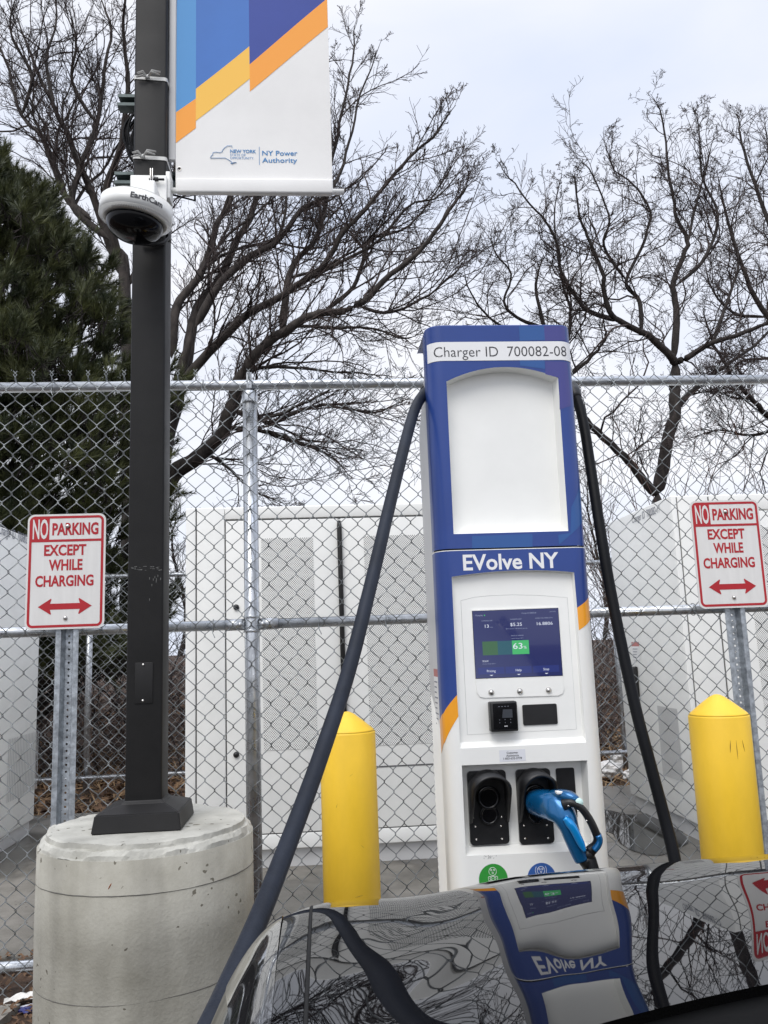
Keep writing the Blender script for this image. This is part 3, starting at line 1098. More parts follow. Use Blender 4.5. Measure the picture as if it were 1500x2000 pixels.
# ------------------------------------------------------------------ lamp post on its concrete pier
PXc, PYc, PZt = -0.494, 2.50, 0.838
pr = 0.292
ped = thing('concrete_pedestal', 'round cast concrete pier carrying the dark lamp post', 'pedestal', (PXc, PYc, 0))
b = MB()
n = 96
rng = np.random.default_rng(2)
b.lathe([(pr - 0.008, -0.1), (pr - 0.004, 0.3), (pr, 0.6), (pr - 0.001, 0.803)], (PXc, PYc, 0), 128)
b.build('shaft', M['concrete'], ped)
# casting seams: thin broken lines round the shaft
for z0_, sd_ in ((0.212, 1), (0.470, 2), (0.716, 3)):
    b = MB()
    rg = np.random.default_rng(sd_)
    tt = np.linspace(0, 2 * math.pi, 260)
    pr_ = pr - (0.0052 if z0_ < 0.3 else 0.0018 if z0_ < 0.6 else 0.0)
    wv = np.convolve(rg.normal(0, 1, 300), np.ones(24) / 24, 'valid')[:260]
    rad = 0.0004 + 0.0016 * np.clip(np.convolve(rg.random(280), np.ones(14) / 14, 'valid')[:260] * 2.6 - 0.75, 0, 1)
    b.tube([(PXc + (pr_ - 0.0006) * math.cos(t), PYc + (pr_ - 0.0006) * math.sin(t), z0_ + 0.006 * math.sin(t + sd_) + 0.004 * w_) for t, w_ in zip(tt, wv)], rad, 6, 0, False)
    b.build('seam', M['concrete_seam'], ped)
# rough chamfer ring and trowelled top slab
b = MB()
ri = pr - 0.022
n = 160
V, F = [], []
rows = [(pr - 0.003, 0.800, 0.004), (pr - 0.006, 0.812, 0.005), (pr - 0.014, 0.822, 0.003), (ri + 0.001, 0.8235, 0.002), (ri - 0.001, 0.8255, 0.003), (ri - 0.003, 0.8365, 0.003), (ri - 0.012, PZt, 0.001), (ri * 0.5, PZt + 0.001, 0.0), (0.001, PZt + 0.001, 0.0)]
nz_ = [np.convolve(np.tile(rng.normal(size=n), 3), np.ones(5) / 5, 'same')[n:2 * n] for _ in rows]
for k, (rr, z, a) in enumerate(rows):
    for i in range(n):
        t = 2 * math.pi * i / n
        dz = a * nz_[k][i] * 1.3
        low = 0.010 * max(0, math.sin(t * 1.5 + 3.6)) ** 2 if k < 1 else 0
        V.append((PXc + (rr + a * 0.5 * nz_[k][i]) * math.cos(t), PYc + (rr + a * 0.5 * nz_[k][i]) * math.sin(t), z + dz - low))
for k in range(len(rows) - 1):
    for i in range(n):
        F.append((k * n + i, k * n + (i + 1) % n, (k + 1) * n + (i + 1) % n, (k + 1) * n + i))
b.add(V, F, 0, False)
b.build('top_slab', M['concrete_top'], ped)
b = MB()
a0 = R_(-98)
b.tube([(PXc + (pr - 0.0015) * math.cos(a0 + 0.012 * k), PYc + (pr - 0.0015) * math.sin(a0 + 0.012 * k), 0.742 - 0.006 + 0.006 * k) for k in range(4)], [0.0004, 0.0016, 0.0018, 0.0006], 6)
b.build('rust_mark', M['rust'], ped)

lamp = thing('lamp_post', 'dark bronze square lamp post on the concrete pier, camera and banner fixed to it', 'lamp post', (PXc, PYc, PZt))
pw = 0.0505
pyc = 2.473
b = MB()
b.box((PXc - pw, pyc - pw, PZt + 0.02), (PXc + pw, pyc + pw, 6.2), 0, 0.007)
pole = b.build('pole', M['pole_paint'], lamp)
b = MB()
# base shoe: skirt and sloping top
hw0, hw1, hw2 = 0.118, 0.111, 0.056
zz = (PZt + 0.0015, PZt + 0.048, PZt + 0.066, PZt + 0.071)
V = []
for hw, z in ((hw0, zz[0]), (hw1, zz[1]), (hw2 + 0.002, zz[2]), (hw2 - 0.002, zz[3]), (pw - 0.002, zz[3] + 0.004)):
    V += [(PXc - 0.004 - hw, pyc - hw, z), (PXc - 0.004 + hw, pyc - hw, z), (PXc - 0.004 + hw, pyc + hw, z), (PXc - 0.004 - hw, pyc + hw, z)]
V = [(x if i < 8 else x + 0.004, y, z) for i, (x, y, z) in enumerate(V)]
F = [(k * 4 + i, k * 4 + (i + 1) % 4, (k + 1) * 4 + (i + 1) % 4, (k + 1) * 4 + i) for k in range(4) for i in range(4)] + [(3, 2, 1, 0)]
bm = bmesh.new()
vs = [bm.verts.new(v) for v in V]
for f in F:
    bm.faces.new([vs[i] for i in f])
bmesh.ops.recalc_face_normals(bm, faces=bm.faces)
bmesh.ops.bevel(bm, geom=[e for e in bm.edges if not e.is_boundary], offset=0.0025, segments=2, affect='EDGES')
b = MB().bm(bm, 0, False)
b.build('base_cover', M['pole_paint'], lamp)
yf = pyc - pw
hx0, hx1 = at(264, 1300, yf)[0], at(299, 1300, yf)[0]
hz0, hz1 = at(280, 1374, yf)[2], at(280, 1294, yf)[2]
b = MB()
b.box((hx0, yf - 0.003, hz0), (hx1, yf - 0.0002, hz1), 0, 0.001)
hh = b.build('hand_hole_cover', M['pole_paint'], lamp)
for z in (hz0 + 0.008, hz1 - 0.006):
    b = MB()
    b.lathe([(0, 0.0025), (0.003, 0.002), (0.004, 0.0)], ((hx0 + hx1) / 2 - 0.002, yf - 0.003, z), 10, mtx=np.array([[1, 0, 0], [0, 0, -1], [0, 1, 0]], float))
    b.build('screw', M['chrome'], hh)
# scuffed paint left by old tape
b = MB()
rng = np.random.default_rng(11)
zt0 = at(285, 1110, yf)[2]
for k in range(26):
    x = rng.uniform(PXc - pw + 0.008, PXc + pw - 0.01)
    z = zt0 + rng.normal(0, 0.004)
    L = rng.uniform(0.002, 0.012)
    b.poly([[(x, z), (x + L, z + rng.normal(0, 0.001)), (x + L, z + 0.0012), (x, z + 0.0009)]], plane_y(yf - 0.0006), 0)
for k in range(9):
    x = rng.uniform(PXc + 0.01, PXc + pw - 0.008)
    z = at(312, rng.uniform(1125, 1180), yf)[2]
    b.poly([[(x, z), (x + 0.0012, z), (x + 0.0016, z + 0.006), (x, z + 0.007)]], plane_y(yf - 0.0006), 0)
b.build('paint_scuff', M['scuff'], pole)
# strut channels clamped behind the pole
for (py0, x0p, x1p) in ((202, 232, 270), (353, 226, 385)):
    z = at(250, py0, pyc + pw + 0.02)[2]
    xa, xb = at(x0p, py0, pyc + pw + 0.02)[0], at(x1p if py0 > 300 else 340, py0, pyc + pw + 0.02)[0]
    b = MB()
    ya, yb_ = pyc + pw + 0.001, pyc + pw + 0.042
    for a, c_ in (((xa, ya, z - 0.0205), (xb, yb_, z - 0.0175)), ((xa, ya, z + 0.0175), (xb, yb_, z + 0.0205)), ((xa, yb_ - 0.003, z - 0.0175), (xb, yb_, z + 0.0175)),
                  ((xa, ya, z - 0.0175), (xb, ya + 0.003, z - 0.010)), ((xa, ya, z + 0.010), (xb, ya + 0.003, z + 0.0175))):
        b.box(a, c_)
    b.build('strut_channel', M['strut'], lamp)

# zip ties with their knotted tails
for py, lab in ((157, 'pale strap knotted round the lamp post, high above the camera'), (312, 'pale strap knotted round the lamp post, just above the camera bracket')):
    z = at(300, py, yf)[2]
    t = thing('strap', lab, 'strap', (PXc, pyc, z), 'straps tied round the lamp post')
    b = MB()
    w = pw + 0.0022
    lp = rrect(PXc - w, pyc - w, PXc + w, pyc + w, 0.008)
    V, F = [], []
    for s_, (hz_) in enumerate((-0.006, 0.006)):
        V += [(x, y, z + hz_ + 0.010 * (0.6 - (x - PXc) / pw * 0.3)) for x, y in lp]
    nn = len(lp)
    F = [(i, (i + 1) % nn, (i + 1) % nn + nn, i + nn) for i in range(nn)]
    V2 = [(x * 0 + PXc + (x - PXc) * 0.975, pyc + (y - pyc) * 0.975, zz_) for x, y, zz_ in V]
    b.add(V + V2, F + [tuple(i + 2 * nn for i in f[::-1]) for f in F] + [(i + nn, (i + 1) % nn + nn, (i + 1) % nn + 3 * nn, i + 3 * nn) for i in range(nn)] + [(i, i + 2 * nn, (i + 1) % nn + 2 * nn, (i + 1) % nn) for i in range(nn)], 0)
    b.build('band', M['zip'], t)
    b = MB()
    kx = PXc + (-0.008 if py < 200 else -0.02)
    for dx, dz, dy in ((0.042, 0.016, 0.012), (0.040, 0.004, 0.02), (-0.03, 0.010, 0.015), (-0.034, -0.002, 0.01)):
        P = [(kx, yf - 0.006, z + 0.006), (kx + dx * 0.4, yf - 0.006 - dy, z + 0.006 + dz * 0.9), (kx + dx, yf - 0.008 - dy * 0.4, z + 0.004 + dz)]
        b.tube(P, [0.003, 0.0055, 0.0035], 8, 0, True, 0.35)
    b.tube([(kx - 0.007, yf - 0.006, z + 0.005), (kx + 0.006, yf - 0.009, z + 0.008)], [0.006, 0.006], 8)
    b.build('knot', M['zip'], t)

# black cable coil hung behind the pole
cc = at(285, 270, pyc + 0.09)
b = MB()
P = []
rng = np.random.default_rng(4)
for i in range(420):
    a = i / 420 * 2 * math.pi * 7
    k = i / 420
    P.append((cc[0] + (0.052 + 0.012 * math.sin(a * 0.37)) * math.cos(a) - 0.004, cc[1] + 0.02 * math.sin(k * 23) - 0.004, cc[2] + (0.086 + 0.01 * math.sin(a * 0.21 + 1)) * math.sin(a)))
b.tube(P, 0.0042, 8)
e = P[-1]
b.tube([e, (e[0] - 0.02, e[1], e[2] - 0.10), (e[0] + 0.03, e[1], e[2] - 0.20), (e[0] + 0.12, e[1] + 0.01, e[2] - 0.22), (e[0] + 0.12, e[1] + 0.02, e[2] - 0.10)], 0.0042, 8)
tag(b.build('cable_coil', M['rubber_black']), 'black cable coil tucked behind the dark lamp post beside the banner', 'cable')

# ------------------------------------------------------------------ street banner
BNY = 2.452
ban = thing('banner', 'blue, orange and white street banner hung beside the lamp post', 'banner', (at(342, 380, BNY)[0], BNY, at(342, 380, BNY)[2]))


def bp(px, py):
    q_ = at(px, py, BNY)
    return (q_[0], q_[2])


bx0, bx1 = bp(343, 360)[0], bp(649.5, 360)[0]
bz0 = bp(500, 377)[1]
bzt = 4.05


def bwave(u, v, d):
    return (u, BNY + d + 0.004 * math.sin((u - bx0) * 9 + v * 2.0) * min(1, (v - bz0) * 4), v)


b = MB()
nx, nz2 = 14, 22
V = [bwave(bx0 + (bx1 - bx0) * i / nx, bz0 + (bzt - bz0) * j / nz2, 0) for j in range(nz2 + 1) for i in range(nx + 1)]
F = [(j * (nx + 1) + i, j * (nx + 1) + i + 1, (j + 1) * (nx + 1) + i + 1, (j + 1) * (nx + 1) + i) for j in range(nz2) for i in range(nx)]
b.add(V, F, 0, True)
V = [(x, y + 0.0014, z) for x, y, z in V]
b.add(V, [f[::-1] for f in F], 0, True)
fab = b.build('fabric', M['banner_white'], ban)


def bands(name, pts, m, off):
    """a printed field of the banner, subdivided so that it follows the cloth"""
    bm = bmesh.new()
    vs_ = [bm.verts.new((q_[0], q_[1], 0)) for q_ in pts]
    bm.faces.new(vs_)
    for i in range(1, nx):
        x = bx0 + (bx1 - bx0) * i / nx
        bmesh.ops.bisect_plane(bm, geom=bm.verts[:] + bm.edges[:] + bm.faces[:], plane_co=(x, 0, 0), plane_no=(1, 0, 0))
    for j in range(1, nz2):
        z = bz0 + (bzt - bz0) * j / nz2
        bmesh.ops.bisect_plane(bm, geom=bm.verts[:] + bm.edges[:] + bm.faces[:], plane_co=(0, z, 0), plane_no=(0, 1, 0))
    for v in bm.verts:
        v.co = Vector(bwave(v.co.x, v.co.y, off))
    MB().bm(bm, 0, True).build(name, m, fab)


c1, c2 = bp(382.5, 150)[0], bp(487, 100)[0]
k1, k2, k3 = bp(343, 220), bp(382.5, 192), bp(382.5, 173)
k4, k5 = bp(487, 89.5), bp(487, 125)
k6 = bp(637.6, 0)
sl3 = (k6[1] - k5[1]) / (k6[0] - k5[0])
e1 = (bx1 - 0.001, k5[1] + sl3 * (bx1 - 0.001 - c2))
o1, o2, y1, y2 = bp(343, 280), bp(382.5, 250), bp(382.5, 236), bp(487, 152.5)
o3, o4 = bp(487, 177.5), bp(643.5, 51)
o4 = (bx1 - 0.001, o3[1] + (o4[1] - o3[1]) / (o4[0] - o3[0]) * (bx1 - 0.001 - c2))
xl = bx0 + 0.0006
bands('sky_blue_field', [(xl, k1[1]), (c1, k2[1]), (c1, bzt - 0.01), (xl, bzt - 0.01)], M['banner_sky'], -0.0009)
bands('blue_field', [(c1, k3[1]), (c2, k4[1]), (c2, bzt - 0.01), (c1, bzt - 0.01)], M['banner_blue'], -0.0009)
bands('indigo_field', [(c2, k5[1]), e1, (bx1 - 0.001, bzt - 0.01), (c2, bzt - 0.01)], M['banner_indigo'], -0.0009)
bands('orange_band', [(xl, o1[1]), (c1, o2[1]), (c1, k2[1]), (xl, k1[1])], M['banner_orange'], -0.0009)
bands('yellow_band', [(c1, y1[1]), (c2, y2[1]), (c2, k4[1]), (c1, k3[1])], M['banner_yellow'], -0.0009)
bands('orange_band', [(c2, o3[1]), o4, e1, (c2, k5[1])], M['banner_orange'], -0.0009)
# lettering and state outline
ft = lambda u, v, d: bwave(u, v, -0.0012 + d)
b = MB()


def btxt(s_, px0, px1, pyb, caph, bold):
    a_, c_ = bp(px0, pyb), bp(px1, pyb)
    put_text(b, s_, ft, a_[0], a_[1], caph * 2.62 / 1620, width=c_[0] - a_[0], bold=bold)


btxt('NEW YORK', 449.5, 500, 298, 7.0, 0.022)
btxt('STATE OF', 449.5, 480, 304.5, 5.0, -0.004)
btxt('OPPORTUNITY.', 449.5, 496, 310.5, 5.0, -0.004)
btxt('NY Power', 512, 581, 303, 10, 0.012)
btxt('Authority', 512, 580.5, 317, 10, 0.012)
l0, l1 = bp(505.8, 286), bp(507.2, 322)
b.poly([[(l0[0], l1[1]), (l0[0] + 0.0014, l1[1]), (l0[0] + 0.0014, l0[1]), (l0[0], l0[1])]], ft, 0)
ny = [(453, 288), (453, 284.5), (444, 284.5), (438, 289), (434.5, 293), (434, 296), (430, 298), (422, 297), (416, 298), (415.5, 302), (411, 307), (411, 309), (440, 308.5), (446, 312), (452, 315.5), (452, 320), (462, 317), (455, 317.5), (450, 319)]
P = [ft(*bp(*q_), -0.0003) for q_ in ny]
b.tube(P, 0.0008, 5, 0, False)
b.build('lettering', M['banner_ink'], fab)
# hem pocket round the arm, the arm and its grommet
zb = bz0
b = MB()
b.box((bx0 + 0.002, BNY - 0.011, zb - 0.004), (bx1 + 0.001, BNY + 0.013, zb + 0.045), 0, 0.006)
b.build('hem', M['banner_white'], ban)
ax1 = at(672, 378, BNY)[0]
for z in (zb + 0.006, 4.0):
    b = MB()
    b.tube([(PXc + pw - 0.001, BNY, z), (ax1, BNY, z)], 0.0095, 14)
    b.box((PXc + pw - 0.002, BNY - 0.028, z - 0.04), (PXc + pw + 0.012, BNY + 0.028, z + 0.05), 0, 0.003)
    b.build('arm', M['white_panel'], ban)
gx, gz = bp(350.5, 330)
b = MB()
ringp = [(gx + 0.006 * math.cos(t), BNY - 0.001, gz + 0.006 * math.sin(t)) for t in np.linspace(0, 2 * math.pi, 18)]
b.tube(ringp, 0.0016, 6, 0, False)
b.build('grommet', M['chrome'], ban)
b = MB()
b.poly([disc2(gx, gz, 0.0048, 12)], plane_y(BNY - 0.0016), 0)
b.build('eyelet', M['dark_void'], ban)
b = MB()
sx0, sx1 = PXc + pw + 0.003, bx0 - 0.0005
b.box((sx0, BNY - 0.004, zb + 0.11), (sx1, BNY + 0.012, bzt), 0, 0.002)
b.build('edge_sleeve', M['grey_panel'], ban)

# ------------------------------------------------------------------ dome camera
dc = thing('security_camera', 'white dome camera with dark glass bracketed to the lamp post', 'camera', (at(265, 420, 2.24)[0], 2.24, at(265, 420, 2.24)[2]))
b = MB()
bk0, bk1 = at(262, 395, 2.395), at(331, 338, 2.395)
b.box((PXc - pw - 0.006, yf - 0.010, bk0[2] - 0.01), (PXc + pw + 0.004, yf - 0.0006, bk1[2] + 0.004), 0, 0.003)
b.box((PXc - 0.012, 2.24, at(300, 412, 2.30)[2] - 0.012), (PXc + pw + 0.002, yf - 0.010, at(300, 377, 2.30)[2] + 0.006), 0, 0.004)
br = b.build('bracket', M['white_panel'], dc)
b = MB()
vx = at(294, 350, yf - 0.02)[0]
vz = at(294, 351, yf - 0.02)[2]
for dx in (0, 0.006):
    b.box((vx + dx, yf - 0.03, vz - 0.035), (vx + dx + 0.003, yf - 0.011, vz + 0.033), 0, 0.0008)
b.build('clamp_plate', M['chrome'], br)
b = MB()
b.tube([(vx - 0.004, yf - 0.022, vz), (vx + 0.042, yf - 0.022, vz)], 0.0035, 10)
b.tube([(vx + 0.012, yf - 0.022, vz), (vx + 0.024, yf - 0.022, vz)], 0.0065, 6)
b.build('bolt', M['black_plastic'], br)
b = MB()
for dz, dx in ((0.03, 0.0), (-0.012, 0.004)):
    zc_ = at(337, 440, yf)[2] + dz
    b.box((PXc + pw + 0.0005, yf + 0.002, zc_ - 0.016), (PXc + pw + 0.004 + dx, yf + 0.055, zc_ + 0.010), 0, 0.001)
zc_ = at(300, 480, yf)[2]
b.tube([(PXc - 0.02, yf - 0.012, zc_), (PXc + 0.02, yf - 0.016, zc_ - 0.005), (PXc + pw - 0.004, yf - 0.012, zc_ + 0.004), (PXc + pw + 0.006, yf + 0.01, zc_ + 0.03), (PXc + pw + 0.008, yf + 0.03, zc_ + 0.11)], 0.006, 8)
b.build('cable_bundle', M['black_plastic'], dc)
# tilted housing
tl = R_(6.5)
ct, st = math.cos(tl), math.sin(tl)
tilt = np.array([[ct, 0, st], [0, 1, 0], [-st, 0, ct]])
tx = R_(1)
tilt = tilt @ np.array([[1, 0, 0], [0, math.cos(tx), -math.sin(tx)], [0, math.sin(tx), math.cos(tx)]])
hc = at(266, 418, 2.235)
RH = 0.1005
b = MB()
b.lathe([(0.0, 0.040), (0.03, 0.039), (RH - 0.022, 0.035), (RH - 0.006, 0.031), (RH - 0.003, 0.029)], hc, 64, 0, tilt)
b.lathe([(RH - 0.004, 0.029), (RH - 0.004, 0.0265)], hc, 64, 0, tilt)
b.lathe([(RH - 0.0012, 0.0262), (RH, 0.0255)], hc, 64, 0, tilt)
b.lathe([(RH, 0.0255), (RH, -0.0192)], hc, 64, 0, tilt)
b.lathe([(RH, -0.0192), (RH - 0.0015, -0.0205)], hc, 64, 0, tilt)
b.lathe([(RH - 0.0015, -0.0205), (RH - 0.021, -0.026), (RH - 0.022, -0.022)], hc, 64, 0, tilt)
b.build('housing', M['white_plastic'], dc)
b = MB()
b.lathe([(0.036, 0.02), (0.036, 0.05), (0.033, 0.062), (0.024, 0.074), (0.012, 0.080), (0.0, 0.081)], hc + np.array([0.004, 0.02, 0.0]), 32, 0, tilt)
b.build('knuckle', M['white_plastic'], dc)
b = MB()
rd = RH - 0.0215
b.lathe([(rd, -0.028)] + [(rd * math.cos(a), -0.030 - 0.052 * math.sin(a)) for a in np.linspace(0.05, math.pi / 2, 14)], hc, 48, 0, tilt)
b.build('dome', M['dome_glass'], dc)
b = MB()
cyl = lambda u, v, d: tuple(hc + tilt @ np.array([(RH + 0.0012) * math.sin(u / RH), -(RH + 0.0012) * math.cos(u / RH), v]))
put_text(b, 'EarthCam', cyl, 0.006, -0.003, 0.0155, width=0.092, bold=0.03)
b.build('lettering', M['ink'], dc)
b = MB()
for k in range(22):
    a = -0.5 + 1.0 * k / 21
    p0 = hc + tilt @ np.array([(RH - 0.004) * math.sin(a), -(RH - 0.004) * math.cos(a), -0.0225])
    p1 = hc + tilt @ np.array([(RH - 0.010) * math.sin(a), -(RH - 0.010) * math.cos(a), -0.0272])
    b.tube([p0, p1], 0.0009, 5)
b.build('vent_slots', M['faint_seam'], dc)

# ------------------------------------------------------------------ charging station
GY = 2.60                                  # front plane
p_tl, p_tr = at(828.5, 660, GY), at(1114.5, 660, GY)
gx0, gx1 = 0.3765, 0.8725
gc = (gx0 + gx1) / 2
hw = (gx1 - gx0) / 2
RC = 0.052
DEP = 0.27
AL = RC * math.pi / 2
SF = hw - RC                               # flat half width in s


def prof_s(s, off=0.0):
    """arc length along the plan outline (0 = middle of the front) -> x, y"""
    sg = 1 if s >= 0 else -1
    a = abs(s)
    if a <= SF:
        return gc + s, GY - off
    if a <= SF + AL:
        t = (a - SF) / RC
        return gc + sg * (SF + (RC + off) * math.sin(t)), GY + RC - (RC + off) * math.cos(t)
    return gc + sg * (hw + off), GY + RC + (a - SF - AL)


def s_of_x(x):
    """inverse for points seen on the front"""
    a = abs(x - gc)
    sg = 1 if x >= gc else -1
    if a <= SF:
        return x - gc
    return sg * (SF + RC * math.asin(min(1, (a - SF) / RC)))


S_CUTS = sorted(set([sg * (SF + AL * k / 8) for k in range(9) for sg in (-1, 1)]))


def wrap(mb, loops, off, m=0, zcuts=()):
    """flat polygon in (s, z) laid on the rounded outline, off metres proud of it"""
    tris = tessellate_polygon([[Vector((q_[0], q_[1], 0)) for q_ in lp_] for lp_ in loops])
    flat = [q_ for lp_ in loops for q_ in lp_]
    bm = bmesh.new()
    vs_ = [bm.verts.new((q_[0], q_[1], 0)) for q_ in flat]
    for t_ in tris:
        a_, b_, c_ = (flat[i] for i in t_)
        cr_ = (b_[0] - a_[0]) * (c_[1] - a_[1]) - (b_[1] - a_[1]) * (c_[0] - a_[0])
        if abs(cr_) < 1e-10:
            continue
        try:
            bm.faces.new([vs_[i] for i in (t_ if cr_ > 0 else t_[::-1])])
        except ValueError:
            pass
    for s_ in S_CUTS:
        bmesh.ops.bisect_plane(bm, geom=bm.verts[:] + bm.edges[:] + bm.faces[:], plane_co=(s_, 0, 0), plane_no=(1, 0, 0), dist=1e-6)
    for v in bm.verts:
        x, y = prof_s(v.co.x, off)
        v.co = Vector((x, y, v.co.y))
    mb.bm(bm, m, True)


def fp(px, py):
    q_ = at(px, py, GY)
    return (q_[0] - gc, q_[2])


def arch(px0, py0, pxm, pym, px1, py1, n=14):
    """quadratic arch through three measured points, left to right"""
    A, B, C_ = fp(px0, py0), fp(pxm, pym), fp(px1, py1)
    out = []
    for i in range(n + 1):
        t = i / n
        tm = (B[0] - A[0]) / (C_[0] - A[0])
        cz_ = (B[1] - (1 - tm) ** 2 * A[1] - tm ** 2 * C_[1]) / (2 * tm * (1 - tm))
        out.append((A[0] + (C_[0] - A[0]) * t, (1 - t) ** 2 * A[1] + 2 * t * (1 - t) * cz_ + t * t * C_[1]))
    return out


st_ = thing('charging_station', 'tall white and blue charging station with a lit screen, in the middle', 'charger', (gc, GY + 0.15, 0.0))
Z_TOP = fp(980, 634)[1]
Z_J = fp(990, 1070)[1]
Z_BOT = 0.02
s_end = SF + AL + DEP - RC
BL = SF + AL + 0.045                      # the coloured shell wraps this far round the side


def inset_frame(mb, loop, depth, m_wall=0, m_back=0, slope=0.0, back=True, dz_bot=0.0):
    """walls and floor of a recess cut into the flat front; loop counter-clockwise in (s,z)"""
    n = len(loop)
    cxm = sum(q_[0] for q_ in loop) / n
    czm = sum(q_[1] for q_ in loop) / n
    inner = [(q_[0] + (cxm - q_[0]) * slope, q_[1] + (czm - q_[1]) * slope * 0.6 + (dz_bot if q_[1] < czm else 0)) for q_ in loop]
    V = [(gc + q_[0], GY, q_[1]) for q_ in loop] + [(gc + q_[0], GY + depth, q_[1]) for q_ in inner]
    mb.add(V, [(i, i + n, (i + 1) % n + n, (i + 1) % n) for i in range(n)], m_wall)
    if back:
        mb.poly([inner], lambda u, v, d: (gc + u, GY + depth, v), m_back)
    return inner


# upper blue shell with the big arched window
win_top = arch(872, 745, 978, 717, 1090, 738)
win = [fp(886, 1043), fp(1110, 1037)] + win_top[::-1]
b = MB()
wrap(b, [[(-BL, Z_J + 0.002), (BL, Z_J + 0.002), (BL, Z_TOP - 0.004), (-BL, Z_TOP - 0.004)], win[::-1]], 0.0)
# rolled top edge and lid
lipV, lipF = [], []
ss = np.concatenate([np.linspace(-s_end, -SF - AL, 4), np.linspace(-SF - AL, -SF, 10)[1:], np.linspace(-SF, SF, 8)[1:], np.linspace(SF, SF + AL, 10)[1:], np.linspace(SF + AL, s_end, 4)[1:]])
for k, (off, z) in enumerate(((0.0, Z_TOP - 0.004), (-0.0012, Z_TOP - 0.0012), (-0.004, Z_TOP), (-0.03, Z_TOP + 0.001))):
    for s_ in ss:
        x, y = prof_s(s_, off)
        lipV.append((x, y if k < 3 else y + 0.0, z))
n = len(ss)
lipF = [(k * n + i, k * n + i + 1, (k + 1) * n + i + 1, (k + 1) * n + i) for k in range(3) for i in range(n - 1)]
lipF.append([3 * n + i for i in range(n)])
b.add(lipV, lipF, 0, True)
shell_u = b.build('upper_shell', M['blue_wrap'], st_)
b = MB()
inset_frame(b, win, 0.05, 0, 0, 0.035)
b.build('display_recess', M['white_panel'], st_)
# lighter facets of the wrap
f1 = fp(1013, 634)[0]
f2 = fp(1062, 634)[0]
b = MB()
wrap(b, [[(f1, fp(1015, 666)[1]), (f2, fp(1065, 664)[1]), (f2, Z_TOP - 0.006), (f1, Z_TOP - 0.006)]], 0.0006)
b.build('light_blue_print', M['blue_wrap_light'], shell_u)
b = MB()
wrap(b, [[(fp(1015, 700)[0], fp(1015, 703)[1] - 0.02), (fp(1063, 700)[0], fp(1063, 705)[1] - 0.028), (fp(1063, 700)[0], fp(1063, 703)[1] + 0.003), (fp(1015, 700)[0], fp(1015, 703)[1])]], 0.0006)
b.build('light_blue_print', M['blue_wrap_light'], shell_u)
b = MB()
wrap(b, [[fp(922, 1071), fp(1040, 1068), fp(1040, 1043), fp(922, 1047)]], 0.0006)
b.build('light_blue_print', M['blue_wrap_light'], shell_u)
b = MB()
wrap(b, [[fp(1092, 1064), (SF + AL * 0.8, fp(1138, 1010)[1]), (SF + AL * 0.8, fp(1134, 930)[1]), fp(1116, 990), fp(1114, 1041), fp(1090, 1045)]], 0.0006)
b.build('light_blue_print', M['blue_wrap_light'], shell_u)
b = MB()
wrap(b, [[(f2, fp(1065, 666)[1]), (SF + 0.03, fp(1085, 664)[1]), (SF + 0.03, Z_TOP - 0.006), (f2, Z_TOP - 0.006)]], 0.0006)
b.build('violet_print', M['blue_wrap_violet'], shell_u)
b = MB()
wrap(b, [[fp(1093, 800), (SF + 0.035, fp(1120, 790)[1]), (SF + 0.03, fp(1110, 704)[1] - 0.004), fp(1065, 706), fp(1065, 731), fp(1091.5, 738)]], 0.0006)
b.build('violet_print', M['blue_wrap_violet'], shell_u)
# number strip
zt0_, zt1_ = fp(980, 704)[1], fp(980, 667.5)[1]
sL_, sR_ = s_of_x(at(835.5, 690, GY + 0.02)[0]), SF + AL * 0.93
b = MB()
wrap(b, [[(-(SF + AL * 0.72), zt0_), (sR_, zt0_), (sR_, zt1_), (-(SF + AL * 0.72), zt1_)]], 0.0012)
strip = b.build('number_strip', M['decal_white'], shell_u)
b = MB()
wr_ = lambda u, v, d: (*prof_s(u, 0.0018), v)
tw0, tw1 = fp(846, 690)[0], fp(1108, 683)[0]
put_text(b, 'Charger ID  700082-08', wr_, tw0 + 0.002, zt0_ + 0.0135, 0.0345, width=tw1 - tw0 - 0.004, bold=-0.006)
b.build('lettering', M['ink'], strip)
# rear housing (white sides)
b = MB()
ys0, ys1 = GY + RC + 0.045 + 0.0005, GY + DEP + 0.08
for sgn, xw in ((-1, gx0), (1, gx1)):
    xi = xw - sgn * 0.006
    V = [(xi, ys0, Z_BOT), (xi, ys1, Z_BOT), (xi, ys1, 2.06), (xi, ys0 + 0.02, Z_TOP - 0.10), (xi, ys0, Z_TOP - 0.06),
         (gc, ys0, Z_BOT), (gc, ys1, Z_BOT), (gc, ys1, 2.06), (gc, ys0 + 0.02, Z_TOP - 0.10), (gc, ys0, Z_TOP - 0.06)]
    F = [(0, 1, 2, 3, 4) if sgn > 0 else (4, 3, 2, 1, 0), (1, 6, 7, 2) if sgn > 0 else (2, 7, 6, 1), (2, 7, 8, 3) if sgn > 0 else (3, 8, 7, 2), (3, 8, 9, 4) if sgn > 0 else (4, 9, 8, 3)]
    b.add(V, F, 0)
b.build('rear_housing', M['grey_panel'], st_)
